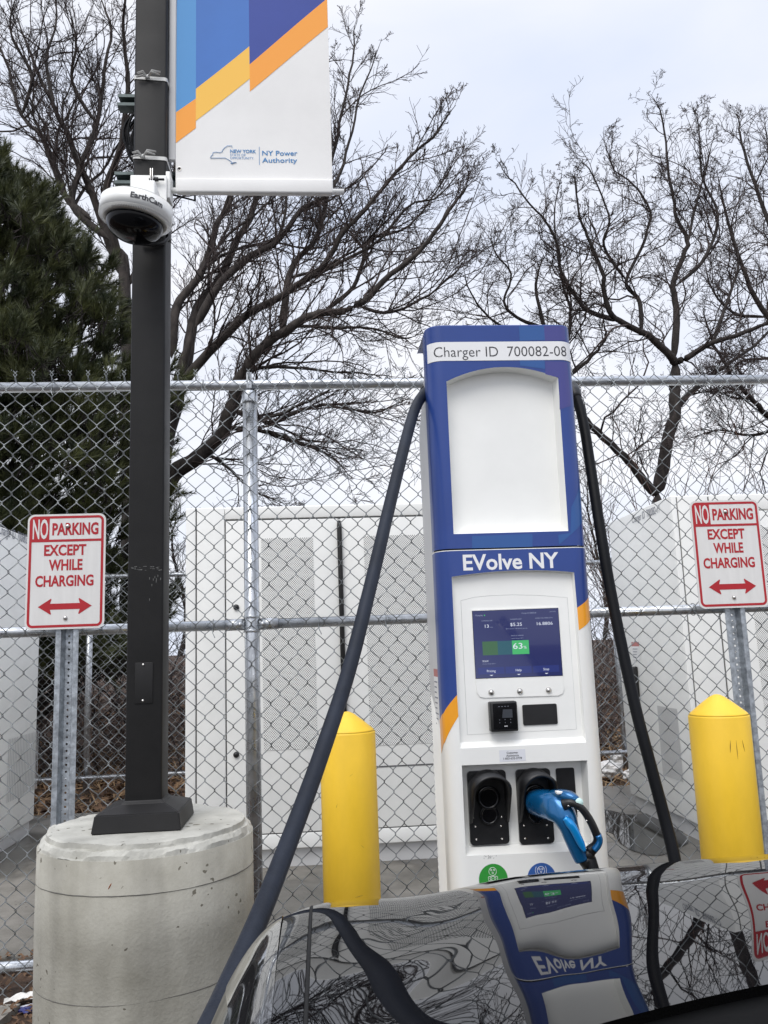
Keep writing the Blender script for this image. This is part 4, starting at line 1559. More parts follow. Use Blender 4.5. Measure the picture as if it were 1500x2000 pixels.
# ribbed side grille low on the left flank
for sgn, xw in ((-1, gx0), (1, gx1)):
    b = MB()
    z = 0.12
    while z < 1.02:
        y0_, y1_ = ys0 + 0.02, ys1 - 0.03
        xo = xw - sgn * 0.0057
        V = [(xo, y0_, z), (xo + sgn * 0.0042, y0_, z + 0.003), (xo, y0_, z + 0.017), (xo, y1_, z + 0.11), (xo + sgn * 0.0042, y1_, z + 0.113), (xo, y1_, z + 0.127)]
        b.add(V, [(0, 1, 4, 3), (1, 2, 5, 4), (0, 2, 1), (3, 4, 5)], 0)
        z += 0.024
    b.box((xw - sgn * 0.0057 if sgn < 0 else xw - 0.0057, y0_ - 0.012, 0.10), (xw + 0.0057 if sgn < 0 else xw - 0.0010, y0_ - 0.001, 1.12), 0) if sgn > 0 else b.box((xw + 0.0010, y0_ - 0.012, 0.10), (xw + 0.0057, y0_ - 0.001, 1.12), 0)
    b.build('side_grille', M['white_panel'], st_, recalc=True)
b = MB()
sx_ = gx0 + 0.0055 - 0.0
fside = lambda u, v, d: (gx0 + 0.0042, -u, v)
b.poly([[(-(ys0 + 0.13), 1.02), (-(ys0 + 0.03), 1.02), (-(ys0 + 0.03), 1.20), (-(ys0 + 0.13), 1.20)]], fside, 0)
b.poly([[(-(ys0 + 0.13), 1.20), (-(ys0 + 0.03), 1.20), (-(ys0 + 0.03), 1.225), (-(ys0 + 0.13), 1.225)]], fside, 1)
for k in range(9):
    zz_ = 1.185 - k * 0.017
    b.poly([[(-(ys0 + 0.12), zz_ - 0.004), (-(ys0 + 0.05 + 0.012 * (k % 3)), zz_ - 0.004), (-(ys0 + 0.05 + 0.012 * (k % 3)), zz_), (-(ys0 + 0.12), zz_)]], lambda u, v, d: (gx0 + 0.0034, -u, v), 2)
b.build('sticker', [M['decal_white'], M['red_sticker'], M['ink_grey']], st_)

# joint line between the two halves
b = MB()
wrap(b, [[(-BL, Z_J - 0.003), (BL, Z_J - 0.003), (BL, Z_J + 0.002), (-BL, Z_J + 0.002)]], -0.006)
b.build('joint', M['dark_void'], st_)
b = MB()
wrap(b, [[(-BL, Z_J - 0.0055), (BL, Z_J - 0.0055), (BL, Z_J - 0.003), (-BL, Z_J - 0.003)]], 0.001)
b.build('joint_lip', M['white_panel'], st_)

# lower shell: white, with panel recess and holster bay
pan_top = arch(883, 1127, 985, 1115.5, 1121, 1118)
panL = [fp(899, 1462), fp(1145, 1450)] + pan_top[::-1]
bay = [fp(910, 1672), fp(1155, 1661), fp(1147, 1485), fp(902, 1495)]
b = MB()
wrap(b, [[(-BL, Z_BOT), (BL, Z_BOT), (BL, Z_J - 0.0055), (-BL, Z_J - 0.0055)], panL[::-1], bay[::-1]], 0.0)
shell_l = b.build('lower_shell', M['white_plastic'], st_)
b = MB()
panI = inset_frame(b, panL, 0.020, 0, 0, 0.012, True, 0.012)
panel = b.build('control_panel', M['white_panel'], st_)
b = MB()
inset_frame(b, bay, 0.055, 0, 0, 0.02, True, 0.014)
b.build('holster_bay', M['white_panel'], st_)
# blue print round the panel
zl0, zl1 = fp(861.6, 1392)[1], fp(894, 1357)[1]
zr0, zr1 = fp(1127, 1187)[1], fp(1151, 1159)[1]
pl_mid = fp(893.5, 1357)
ptl, ptr = pan_top[0], pan_top[-1]
prx = fp(1126.5, 1187)
blue = [(-BL + 0.001, zl0 - 0.03), (-SF - AL * 0.75, zl0 - 0.004), (pl_mid[0] - 0.001, zl1)] + [(q_[0] - 0.0 if i else q_[0] - 0.001, q_[1] + 0.0005) for i, q_ in enumerate(pan_top)] + [(prx[0] + 0.001, zr0), (SF + AL * 0.9, zr1), (BL - 0.001, zr1 + 0.02), (BL - 0.001, Z_J - 0.0055), (-BL + 0.001, Z_J - 0.0055)]
b = MB()
wrap(b, [blue], 0.0009)
b.build('blue_print', M['blue_wrap'], shell_l)
b = MB()
q0, q1 = fp(861.6, 1447), fp(896, 1399)
wrap(b, [[(-BL + 0.001, q0[1] - 0.05), (-SF - AL * 0.75, q0[1] - 0.008), (q1[0] - 0.001, q1[1]), (pl_mid[0] - 0.001, zl1), (-SF - AL * 0.75, zl0 - 0.004), (-BL + 0.001, zl0 - 0.03)]], 0.0009)
b.build('orange_print', M['orange_wrap'], shell_l)
b = MB()
q0, q1 = fp(1130, 1231), fp(1153, 1203)
wrap(b, [[(q0[0] + 0.001, q0[1]), (SF + AL * 0.9, q1[1]), (BL - 0.001, q1[1] + 0.02), (BL - 0.001, zr1 + 0.02), (SF + AL * 0.9, zr1), (prx[0] + 0.001, zr0)]], 0.0009)
b.build('orange_print', M['orange_wrap'], shell_l)
b = MB()
wr2 = lambda u, v, d: (*prof_s(u, 0.0015), v)
e0, e1_ = fp(905, 1115), fp(1092, 1108)
put_text(b, 'EVolve NY', wr2, e0[0], (e0[1] + e1_[1]) / 2 + 0.001, 0.0475, width=e1_[0] - e0[0], bold=0.022)
b.build('lettering', M['decal_white'], shell_l)
# control panel: seam, screen, buttons, readers
PY_ = GY + 0.020


def fpp(px, py, dy=0.0):
    q_ = at(px, py, PY_ + dy)
    return (q_[0], q_[2])


def seam_line(mb, pts, w, y, m=0, closed=False):
    P = [(q_[0], y, q_[1]) for q_ in pts]
    if closed:
        P.append(P[0])
    mb.tube(P, w, 4, m, False)


b = MB()
ar_ = [fpp(900, 1173), fpp(925, 1166.5), fpp(960, 1163), fpp(1000, 1161.5), (fpp(1050, 1162.5)), fpp(1108, 1167)]
seam_line(b, ar_ + [fpp(1126, 1424), fpp(913, 1435)], 0.0007, PY_, 0, True)
b.build('seam', M['faint_seam'], panel)
b = MB()
lp = [fpp(929, 1328), fpp(931, 1352), fpp(937, 1361), fpp(946, 1363), fpp(1090, 1358.5), fpp(1099, 1354), fpp(1101, 1345), fpp(1099, 1322), fpp(1089.5, 1185), fpp(921, 1191)]
b.poly([lp], plane_y(PY_ - 0.003), 0, 0.0028)
plate = b.build('screen_plate', M['white_panel'], panel)
scL = [fpp(929, 1325), fpp(1098, 1319), fpp(1089, 1188), fpp(922, 1194)]
b = MB()
b.poly([scL], plane_y(PY_ - 0.0042), 0)
b.poly([[(scL[0][0] - .0012, scL[0][1] - .0012), (scL[1][0] + .0012, scL[1][1] - .0012), (scL[2][0] + .0012, scL[2][1] + .0012), (scL[3][0] - .0012, scL[3][1] + .0012)]], plane_y(PY_ - 0.0036), 1)
screen = b.build('screen', [M['scr'], M['dark_void']], st_)


def su(a, c_):
    """screen coordinates 0..1, 0..1 from the top left"""
    A, B, C_, D = scL[3], scL[2], scL[1], scL[0]
    x = (A[0] * (1 - a) + B[0] * a) * (1 - c_) + (D[0] * (1 - a) + C_[0] * a) * c_
    z = (A[1] * (1 - a) + B[1] * a) * (1 - c_) + (D[1] * (1 - a) + C_[1] * a) * c_
    return (x, z)


SW = scL[2][0] - scL[3][0]
SH = scL[3][1] - scL[0][1]
fs = plane_y(PY_ - 0.0052)
fs2 = plane_y(PY_ - 0.0047)


def srect(mb, a0, c0, a1, c1, m, fn):
    mb.poly([[su(a0, c1), su(a1, c1), su(a1, c0), su(a0, c0)]], fn, m)


b = MB()
for a0, c0, a1, c1 in ((0.03, 0.845, 0.33, 0.945), (0.345, 0.845, 0.645, 0.945), (0.665, 0.845, 0.965, 0.945)):
    srect(b, a0, c0, a1, c1, 0, fs2)
srect(b, 0.095, 0.46, 0.27, 0.665, 2, fs2)
srect(b, 0.27, 0.46, 0.437, 0.665, 1, fs2)
srect(b, 0.437, 0.46, 0.632, 0.665, 3, fs2)
b.build('screen_field', [M['scr_card'], M['scr_bar'], M['scr_bar_green'], M['scr_green']], screen)


def stxt(mb, s_, a, c_, cap, m, align='LEFT', w=None, bold=0.0):
    p_ = su(a, c_)
    put_text(mb, s_, fs, p_[0], p_[1], cap * SH, width=w * SW if w else None, align=align, bold=bold, m=m)


b = MB()
stxt(b, 'Charging', 0.03, 0.075, 0.02, 1, w=0.085)
stxt(b, 'Charger ID 700082-08', 0.57, 0.065, 0.018, 1, w=0.17)
stxt(b, '04:37 PM', 0.90, 0.055, 0.014, 1, w=0.065)
stxt(b, 'CHARGING TIME', 0.10, 0.158, 0.015, 1, w=0.125)
stxt(b, '13', 0.135, 0.255, 0.047, 0, w=0.045)
stxt(b, 'mins', 0.19, 0.255, 0.014, 1, w=0.035)
stxt(b, 'CHARGING COST', 0.43, 0.150, 0.015, 1, w=0.135)
stxt(b, '$5.25', 0.43, 0.243, 0.047, 0, w=0.135)
stxt(b, '$0.25 session + $0.35/kWh per use', 0.375, 0.288, 0.013, 1, w=0.25)
stxt(b, 'ENERGY DELIVERED (kWh)', 0.725, 0.145, 0.014, 1, w=0.205)
stxt(b, '16.8806', 0.74, 0.243, 0.045, 0, w=0.185)
stxt(b, 'STATE OF CHARGE', 0.43, 0.395, 0.015, 1, w=0.145)
stxt(b, 'Vehicle battery level', 0.435, 0.432, 0.011, 1, w=0.135)
stxt(b, '63', 0.447, 0.585, 0.085, 0, w=0.11)
stxt(b, '%', 0.568, 0.585, 0.04, 0, w=0.035)
stxt(b, '70 kW', 0.085, 0.765, 0.026, 0, w=0.07)
stxt(b, 'Current charge speed', 0.085, 0.797, 0.012, 1, w=0.145)
for s_, a in (('Pricing', 0.18), ('Help', 0.495), ('Stop', 0.815)):
    stxt(b, s_, a, 0.915, 0.034, 0, 'CENTER', None)
for a in (0.18, 0.495, 0.815):
    b.poly([[su(a - 0.022, 0.957), su(a, 0.972), su(a + 0.022, 0.957)]], fs, 0)
p_ = su(0.137, 0.068)
b.poly([disc2(p_[0], p_[1], 0.0022, 14)], fs, 2)
b.build('lettering', [M['scr_txt'], M['scr_dim'], M['scr_green']], screen)
AXY = np.array([[1, 0, 0], [0, 0, -1], [0, 1, 0]], float)
for px, py in ((959, 1352), (1015, 1350), (1071, 1348)):
    q_ = fpp(px, py)
    b = MB()
    b.lathe([(0.0, 0.0075), (0.003, 0.0072), (0.0058, 0.0055), (0.0062, 0.0048), (0.0064, 0.0042), (0.0084, 0.0036), (0.0094, 0.0)], (q_[0], PY_ - 0.003, q_[1]), 24, 0, AXY)
    b.build('button', M['chrome'], st_)
# card reader
q0, q1 = fpp(959, 1430, -0.03), fpp(1009, 1369, -0.03)
b = MB()
b.box((q0[0], PY_ - 0.036, q0[1]), (q1[0], PY_ - 0.0005, q1[1]), 0, 0.005)
crd = b.build('card_reader', M['black_plastic'], st_)
b = MB()
xw, zw = q1[0] - q0[0], q1[1] - q0[1]
yr = plane_y(PY_ - 0.0366)
b.poly([rrect(q0[0] + xw * 0.10, q0[1] + zw * 0.08, q1[0] - xw * 0.05, q1[1] - zw * 0.06, 0.003)], yr, 0)
yr2 = plane_y(PY_ - 0.0372)
b.poly([[(q0[0] + xw * 0.42, q0[1] + zw * 0.46), (q0[0] + xw * 0.80, q0[1] + zw * 0.46), (q0[0] + xw * 0.80, q0[1] + zw * 0.74), (q0[0] + xw * 0.46, q0[1] + zw * 0.74)]], yr2, 1)
for k in range(4):
    b.poly([[(q0[0] + xw * (0.30 + 0.11 * k), q0[1] + zw * 0.835), (q0[0] + xw * (0.35 + 0.11 * k), q0[1] + zw * 0.835), (q0[0] + xw * (0.35 + 0.11 * k), q0[1] + zw * 0.85), (q0[0] + xw * (0.30 + 0.11 * k), q0[1] + zw * 0.85)]], yr2, 2)
for k in range(6):
    b.poly([disc2(q0[0] + xw * (0.32 + 0.2 * (k % 3)), q0[1] + zw * (0.40 - 0.10 * (k // 3)), 0.0011, 10)], yr2, 2)
b.poly([[(q0[0] + xw * 0.48, q0[1] + zw * 0.175), (q0[0] + xw * 0.6, q0[1] + zw * 0.175), (q0[0] + xw * 0.6, q0[1] + zw * 0.195), (q0[0] + xw * 0.48, q0[1] + zw * 0.195)]], yr2, 3)
b.build('reader_face', [M['black_gloss'], mat('lcd', (0.05, 0.055, 0.065), 0.2), M['ink_grey'], M['decal_white']], crd)
q0, q1 = fpp(1022.5, 1417, -0.004), fpp(1087, 1374, -0.004)
b = MB()
b.poly([rrect(q0[0], q0[1], q1[0], q1[1], 0.005)], plane_y(PY_ - 0.004), 0, 0.0038)
b.build('contactless_pad', M['black_plastic'], st_)
# assistance sticker
q0, q1 = fp(976, 1488), fp(1025.5, 1463)
b = MB()
b.poly([[(gc + q0[0], q0[1]), (gc + q1[0], q0[1]), (gc + q1[0], q1[1]), (gc + q0[0], q1[1])]], plane_y(GY - 0.0006), 0)
stk = b.build('sticker', mat('sticker_paper', (0.70, 0.71, 0.75), 0.5), st_)
b = MB()
cxs = gc + (q0[0] + q1[0]) / 2
zs_ = np.linspace(q1[1] - 0.0115, q0[1] + 0.006, 3)
for s_, z, w in (('Customer', zs_[0], 0.036), ('Assistance', zs_[1], 0.039), ('1-833-632-2778', zs_[2], 0.058)):
    put_text(b, s_, plane_y(GY - 0.0012), cxs, z, 0.0058, width=w, align='CENTER', bold=0.01)
b.build('lettering', M['ink'], stk)
# round plug stickers
for px, py, m_, tx_ in ((963.5, 1717, 'green', 'CCS'), (1058, 1715, 'sticker_blue', 'CHAdeMO')):
    q_ = fp(px, py)
    X, Zc = gc + q_[0], q_[1]
    rr = 0.046
    b = MB()
    b.poly([disc2(X, Zc, rr, 40)], plane_y(GY - 0.0006), 1)
    b.poly([disc2(X, Zc, rr - 0.0022, 40)], plane_y(GY - 0.0012), 0)
    pst = b.build('plug_sticker', [M[m_], M['decal_white']], st_)
    b = MB()
    yy = GY - 0.0016

    def circ(cx_, cz_, r_, n_=18):
        b.tube([(cx_ + r_ * math.cos(t), yy, cz_ + r_ * math.sin(t)) for t in np.linspace(0, 2 * math.pi, n_)], 0.0007, 4, 0, False)
    circ(X - 0.001, Zc + 0.022, 0.0115)
    for dx, dz in ((-0.0045, 0.004), (0.0045, 0.004), (0, -0.004)):
        circ(X - 0.001 + dx, Zc + 0.022 + dz, 0.0024, 12)
    if m_ == 'green':
        b.tube([(x, yy, z) for x, z in rrect(X - 0.015, Zc - 0.004, X + 0.013, Zc + 0.008, 0.003)] + [(X + 0.013, yy, Zc + 0.005)], 0.0007, 4, 0, False)
        circ(X - 0.007, Zc + 0.002, 0.003, 12)
        circ(X + 0.005, Zc + 0.002, 0.003, 12)
    else:
        for dx in (-0.015, 0.013):
            b.tube([(X + dx, yy, Zc + 0.034), (X + dx * 1.25, yy, Zc + 0.024), (X + dx, yy, Zc + 0.006)], 0.0007, 4, 0, False)
        circ(X - 0.006, Zc + 0.008, 0.003, 12)
        circ(X + 0.006, Zc + 0.008, 0.003, 12)
    put_text(b, tx_, plane_y(GY - 0.0016), X, Zc - 0.021, 0.011, width=0.03 if m_ == 'green' else 0.05, align='CENTER', bold=0.015)
    b.build('lettering', M['decal_white'], pst)
# smudged pen marks
b = MB()
rng = np.random.default_rng(8)
for k in range(16):
    q_ = fp(945 + 24 * rng.random(), 1672 + 6 * rng.random())
    a_ = rng.uniform(0, 3)
    b.tube([(gc + q_[0], GY - 0.0003, q_[1]), (gc + q_[0] + 0.004 * math.cos(a_), GY - 0.0003, q_[1] + 0.004 * math.sin(a_))], 0.0004, 4, 0, False)
b.build('pen_mark', M['scuff'], shell_l)

# plug holsters: hooded black sockets
HYB = GY + 0.055


def holster(px0, px1, py_top, py_bot, empty):
    A, C_ = at(px0, py_bot, GY + 0.03), at(px1, py_top, GY + 0.03)
    xm = (A[0] + C_[0]) / 2
    w = (C_[0] - A[0]) / 2
    zb_, zt_ = A[2], C_[2]
    h = zt_ - zb_
    b = MB()
    # back plate
    b.poly([rrect(xm - w, zb_, xm + w, zt_ - 0.004, 0.012)], plane_y(HYB - 0.012), 0, 0.011)
    # hood: swept rim, deep at the top, dying out two thirds down
    n = 40
    outer, depth = [], []
    ww = w
    pts = []
    for i in range(n + 1):
        t = i / n
        if t < 0.3:
            pts.append((-ww, zb_ + h * (0.30 + 0.44 * t / 0.3)))
        elif t <= 0.7:
            a = math.pi - math.pi * (t - 0.3) / 0.4
            pts.append((ww * math.cos(a) if abs(math.cos(a)) < 1 else ww * math.copysign(1, math.cos(a)), zb_ + h * 0.74 + h * 0.26 * math.sin(a) ** 0.8))
        else:
            pts.append((ww, zb_ + h * (0.74 - 0.44 * (t - 0.7) / 0.3)))
    V, F = [], []
    for (x, z) in pts:
        k = (z - zb_) / h
        d = 0.012 + 0.085 * max(0, min(1, (k - 0.30) / 0.62)) ** 0.9
        ix, iz = x * 0.86, zb_ + h * 0.55 + (z - zb_ - h * 0.55) * 0.92
        V += [(xm + x, HYB - 0.012, z), (xm + x * 0.99, HYB - 0.012 - d, z - 0.006 * k), (xm + ix, HYB - 0.012 - d, iz - 0.006 * k), (xm + ix, HYB - 0.0125, iz)]
    for i in range(n):
        for k in range(3):
            F.append((i * 4 + k, i * 4 + k + 1, (i + 1) * 4 + k + 1, (i + 1) * 4 + k))
    b.add(V, F, 0, True)
    ho = b.build('holster', M['black_plastic'], st_, recalc=True)
    b = MB()
    b.lathe([(0.036, 0.014), (0.034, 0.016), (0.026, 0.016), (0.025, 0.0)], (xm, HYB - 0.012, zb_ + h * 0.63), 28, 0, AXY)
    b.lathe([(0.030, 0.010), (0.028, 0.012), (0.022, 0.012), (0.021, 0.0)], (xm, HYB - 0.012, zb_ + h * 0.40), 28, 0, AXY)
    b.poly([disc2(xm, zb_ + h * 0.63, 0.025, 24)], plane_y(HYB - 0.0135), 0)
    b.poly([disc2(xm, zb_ + h * 0.40, 0.021, 24)], plane_y(HYB - 0.0135), 0)
    b.build('socket', M['black_gloss'], ho)
    for dx, k in ((-0.7, 0.08), (0.62, 0.07), (-0.72, 0.25), (0.6, 0.24), (-0.8, 0.37), (0.66, 0.36), (-0.55, 0.80)):
        b = MB()
        b.lathe([(0.0, 0.003), (0.0025, 0.0026), (0.0034, 0.0)], (xm + dx * w, HYB - 0.0121, zb_ + h * k), 10, 0, AXY)
        b.build('screw', M['chrome'], ho)
    return xm, zb_, h, w


hl = holster(921, 989, 1502, 1654, True)
hr = holster(1018, 1076, 1499, 1652, False)
q0, q1 = at(1092, 1600, HYB - 0.004), at(1121, 1499, HYB - 0.004)
b = MB()
b.poly([rrect(q0[0], q0[2], q1[0], q1[2], 0.006)], plane_y(HYB - 0.005), 0, 0.0045)
b.poly([rrect(q0[0] + 0.012, q0[2] + 0.02, q1[0] - 0.012, q1[2] - 0.03, 0.002)], plane_y(HYB - 0.0058), 0)
b.build('slot_cover', M['black_plastic'], st_)

# ------------------------------------------------------------------ cables and plug


def spline(P, n=12):
    P = np.asarray(P, float)
    Q = np.vstack([2 * P[0] - P[1], P, 2 * P[-1] - P[-2]])
    out = []
    for i in range(1, len(Q) - 2):
        for t in np.linspace(0, 1, n, endpoint=False):
            a, b_, c_, d_ = Q[i - 1], Q[i], Q[i + 1], Q[i + 2]
            out.append(0.5 * ((2 * b_) + (-a + c_) * t + (2 * a - 5 * b_ + 4 * c_ - d_) * t * t + (-a + 3 * b_ - 3 * c_ + d_) * t ** 3))
    out.append(P[-1])
    return np.array(out)


cl = thing('charging_cable', 'thick black cable, tinted as if lit by the sky, slanting from the charger top down past the pier to the car', 'cable', (gx0, 2.75, 2.1), 'thick charging cables')
pts = [at(838, 762, 2.80), at(826, 772, 2.72), at(806, 812, 2.60), at(770, 950, 2.40), at(727, 1130, 2.20), at(681, 1310, 2.02), at(625, 1480, 1.83), at(566, 1640, 1.66), at(507, 1790, 1.50), at(447, 1925, 1.36), at(415, 1995, 1.27)]
pts += [np.array([-0.205, 1.16, 0.735]), np.array([-0.20, 1.02, 0.72]), np.array([-0.165, 0.93, 0.74])]
b = MB()
b.tube(spline(pts, 10), 0.0180, 18)
b.build('sheath', M['rubber_black_skylit'], cl)
b = MB()
b.lathe([(0.030, -0.02), (0.030, 0.012), (0.026, 0.03), (0.0228, 0.04)], (0, 0, 0), 20)
g_ = b
V = np.concatenate(b.v)
dirv = Vector((pts[1] - pts[0])).normalized()
rot = np.array(dirv.to_track_quat('Z', 'Y').to_matrix())
g2 = MB().add((rot @ V.T).T + pts[0], b.f, 0, True)
g2.build('gland', M['black_plastic'], cl)
cr_t = thing('charging_cable', 'thick black cable hanging from the charger top on its right side', 'cable', (gx1, 2.75, 2.1), 'thick charging cables')
pts = [at(1118, 765, 2.80), at(1131, 792, 2.76), at(1142, 840, 2.72), at(1153, 910, 2.68), at(1170, 1020, 2.63), at(1190, 1140, 2.59), at(1214, 1260, 2.55), at(1243, 1390, 2.51), at(1272, 1500, 2.48), at(1301, 1610, 2.45), at(1322, 1700, 2.42)]
pts += [np.array([1.005, 2.36, 0.33]), np.array([0.96, 2.27, 0.10]), np.array([0.86, 2.28, 0.12]), np.array([0.80, 2.38, 0.38])]
e_ = at(1160, 1705, 2.45)
pts += [e_, at(1149, 1672, 2.475)]
b = MB()
b.tube(spline(pts, 10), 0.0178, 18)
b.build('sheath', M['rubber_black'], cr_t)
b = MB()
V, Fq = None, None
b.lathe([(0.028, -0.02), (0.028, 0.012), (0.024, 0.03), (0.0208, 0.04)], (0, 0, 0), 20)
dirv = Vector((pts[1] - pts[0])).normalized()
rot = np.array(dirv.to_track_quat('Z', 'Y').to_matrix())
MB().add((rot @ np.concatenate(b.v).T).T + pts[0], b.f, 0, True).build('gland', M['black_plastic'], cr_t)

plug = thing('charging_plug', 'metallic blue plug with a black handle parked in the right holster', 'charging plug', tuple(at(1085, 1600, 2.5)))


def sweep_ell(mb, P, W, H, side, n=20, m=0, pw_=2.6):
    """sweep a rounded section: W along the in-picture normal, H along 'side'"""
    P = np.asarray(P, float)
    T = np.gradient(P, axis=0)
    T /= np.linalg.norm(T, axis=1)[:, None]
    V = []
    for k in range(len(P)):
        S_ = np.array(side, float)
        S_ -= T[k] * (S_ @ T[k])
        S_ /= np.linalg.norm(S_)
        N_ = np.cross(T[k], S_)
        for i in range(n):
            t = 2 * math.pi * i / n
            c_, s_ = math.cos(t), math.sin(t)
            V.append(P[k] + N_ * W[k] * math.copysign(abs(c_) ** (2 / pw_), c_) + S_ * H[k] * math.copysign(abs(s_) ** (2 / pw_), s_))
    K = len(P)
    F = [(k * n + i, k * n + (i + 1) % n, (k + 1) * n + (i + 1) % n, (k + 1) * n + i) for k in range(K - 1) for i in range(n)]
    F += [[i for i in range(n)][::-1], [(K - 1) * n + i for i in range(n)]]
    mb.add(V, F, m, True)


side = (0.25, 1.0, 0.0)
body = spline([at(1046, 1566, 2.60), at(1064, 1570, 2.545), at(1084, 1577, 2.50), at(1100, 1591, 2.478), at(1110, 1612, 2.47), at(1118, 1635, 2.468), at(1127, 1658, 2.468), at(1136, 1679, 2.468)], 6)
K = len(body)
kk = np.linspace(0, 1, K)
W = np.interp(kk, [0, 0.15, 0.3, 0.45, 0.6, 0.8, 1.0], [0.037, 0.041, 0.041, 0.036, 0.028, 0.024, 0.021])
H = np.interp(kk, [0, 0.2, 0.5, 1.0], [0.036, 0.038, 0.033, 0.024])
b = MB()
sweep_ell(b, body, W, H, side)
b.build('body', M['blue_metal'], plug)
b = MB()
nose = spline([at(1078, 1551, 2.52), at(1100, 1552, 2.48), at(1118, 1558, 2.458), at(1128, 1565, 2.452)], 6)
sweep_ell(b, nose, np.interp(np.linspace(0, 1, len(nose)), [0, 0.5, 1], [0.012, 0.016, 0.012]), np.interp(np.linspace(0, 1, len(nose)), [0, 0.5, 1], [0.022, 0.024, 0.018]), side)
b.build('top_cover', M['blue_metal'], plug)
b = MB()
ridge = spline([at(1103, 1597, 2.446), at(1118, 1615, 2.438), at(1131, 1640, 2.438), at(1141, 1660, 2.440)], 6)
sweep_ell(b, ridge, np.interp(np.linspace(0, 1, len(ridge)), [0, 0.2, 0.8, 1], [0.008, 0.013, 0.011, 0.006]), np.full(len(ridge), 0.014), side)
b.build('grip_pad', M['blue_bright'], plug)
b = MB()
loop_ = spline([at(1100, 1572, 2.455), at(1116, 1568, 2.445), at(1134, 1577, 2.44), at(1150, 1598, 2.44), at(1161, 1620, 2.44), at(1167, 1638, 2.445), at(1163, 1652, 2.45), at(1152, 1663, 2.455)], 6)
sweep_ell(b, loop_, np.interp(np.linspace(0, 1, len(loop_)), [0, 0.2, 0.5, 0.8, 1], [0.016, 0.0105, 0.0115, 0.012, 0.016]), np.full(len(loop_), 0.015), side, 16)
hd = b.build('handle', M['black_plastic'], plug)
for px, py in ((1110, 1574), (1129, 1584), (1146, 1603), (1151, 1648)):
    b = MB()
    q_ = at(px, py, 2.428)
    b.lathe([(0, 0.002), (0.002, 0.0015), (0.0026, 0.0)], tuple(q_), 10, 0, AXY)
    b.build('screw', M['chrome'], hd)
b = MB()
corner = spline([at(1168, 1630, 2.437), at(1171, 1640, 2.437), at(1168, 1650, 2.438), at(1160, 1660, 2.44)], 5)
sweep_ell(b, corner, np.full(len(corner), 0.0095), np.full(len(corner), 0.017), side, 14)
b.build('corner_cap', M['blue_metal'], plug)
b = MB()
q_ = at(1130, 1567, 2.44)
dirv = Vector(at(1136, 1571, 2.415) - q_).normalized()
rot = np.array(dirv.to_track_quat('Z', 'Y').to_matrix())
b.lathe([(0.0125, -0.012), (0.0125, 0.006), (0.0105, 0.010), (0.0, 0.011)], tuple(q_), 20, 0, rot)
b.build('release_button', M['mint'], plug)
b = MB()
q0 = at(1092, 1549, 2.462)
b.box((q0[0] - 0.007, q0[1] - 0.004, q0[2] - 0.003), (q0[0] + 0.010, q0[1] + 0.02, q0[2] + 0.0045), 0, 0.0015)
b.build('label_tape', M['decal_white'], plug)
b = MB()
b.tube([at(1140, 1672, 2.47), at(1152, 1690, 2.465)], [0.0235, 0.0225], 16)
b.tube([at(1137, 1676, 2.468), at(1156, 1664, 2.452)], [0.018, 0.014], 12)
b.build('strain_relief', M['black_plastic'], plug)

# ------------------------------------------------------------------ parked car
CXC = 0.73                                  # centre line
HALF = 0.848


def Yf(a):
    a = min(abs(a), HALF - 1e-4)
    e = max(0.0, a - 0.69) / (HALF - 0.69)
    return 1.155 - 0.03 * (a / HALF) ** 12 - 0.27 * (1 - math.sqrt(max(0.0, 1 - e * e)))


def dYf(a):
    return (Yf(a + 5e-4) - Yf(a - 5e-4)) / 1e-3


def sm(t):
    t = max(0.0, min(1.0, t))
    return t * t * (3 - 2 * t)


RL = 0.07
_nf = np.array([0.0, 0.003, 0.008, 0.016, 0.030, 0.060, 0.100, 0.140, 0.180, 0.250, 0.40])
_ns = np.array([4.0, 1.6, 0.85, 0.50, 0.30, 0.205, 0.125, 0.070, 0.030, 0.006, 0.0])
_nx = np.linspace(0, 0.40, 2001)
_nv = np.interp(_nx, _nf, _ns)
_nd = np.concatenate([[0], np.cumsum((_nv[1:] + _nv[:-1]) / 2 * np.diff(_nx))])
_nd = _nd[-1] - _nd                        # height lost towards the nose


_sx = np.linspace(-0.16, 0.75, 1821)
_ss = np.interp(_sx, [-0.16, -0.09, -0.055, -0.02, 0.02, 0.05, 0.085, 0.12, 0.15, 0.188, 0.205, 0.25, 0.45, 0.73, 0.75],
                [0.10, 0.03, -0.05, -0.055, -0.03, 0.02, 0.07, 0.145, 0.140, 0.105, 0.046, 0.034, 0.020, 0.0, 0.0])
_sz = np.concatenate([[0], np.cumsum((_ss[1:] + _ss[:-1]) / 2 * np.diff(_sx))])
_sz -= _sz[-1]


def hood_z(X, Y):
    a = abs(X - CXC)
    z = 1.056 - 0.040 * (Y - 0.6) - 0.010 * (Y - 0.6) ** 2
    xq = CXC - a - 0.13 * (Y - 0.75)         # the sculpted crease draws in towards the nose
    z += float(np.interp(xq, _sx, _sz)) * (1.0 + 0.05 * sm((Y - 0.8) / 0.35))
    lf = 0.25 + 0.15 * sm((a - 0.46) / 0.15)
    z += lf * (0.0006 * math.sin(23 * (X + 0.6 * Y)) + 0.0005 * math.sin(31 * (Y - 0.35 * X) + 1.2) + 0.00035 * math.sin(52 * (X - 0.8 * Y) + 0.4))
    f = Yf(a) - Y
    g_ = abs(dYf(a))
    z -= float(np.interp(f / math.sqrt(1 + g_ * g_), _nx, _nd))
    d = max(HALF - a, 0.0)
    if d < RL:
        z -= RL - math.sqrt(max(0.0, RL * RL - (RL - d) ** 2))
    return z


def cowl_y(X):
    return 0.672 - 0.14 * ((X - CXC) / 0.73) ** 2


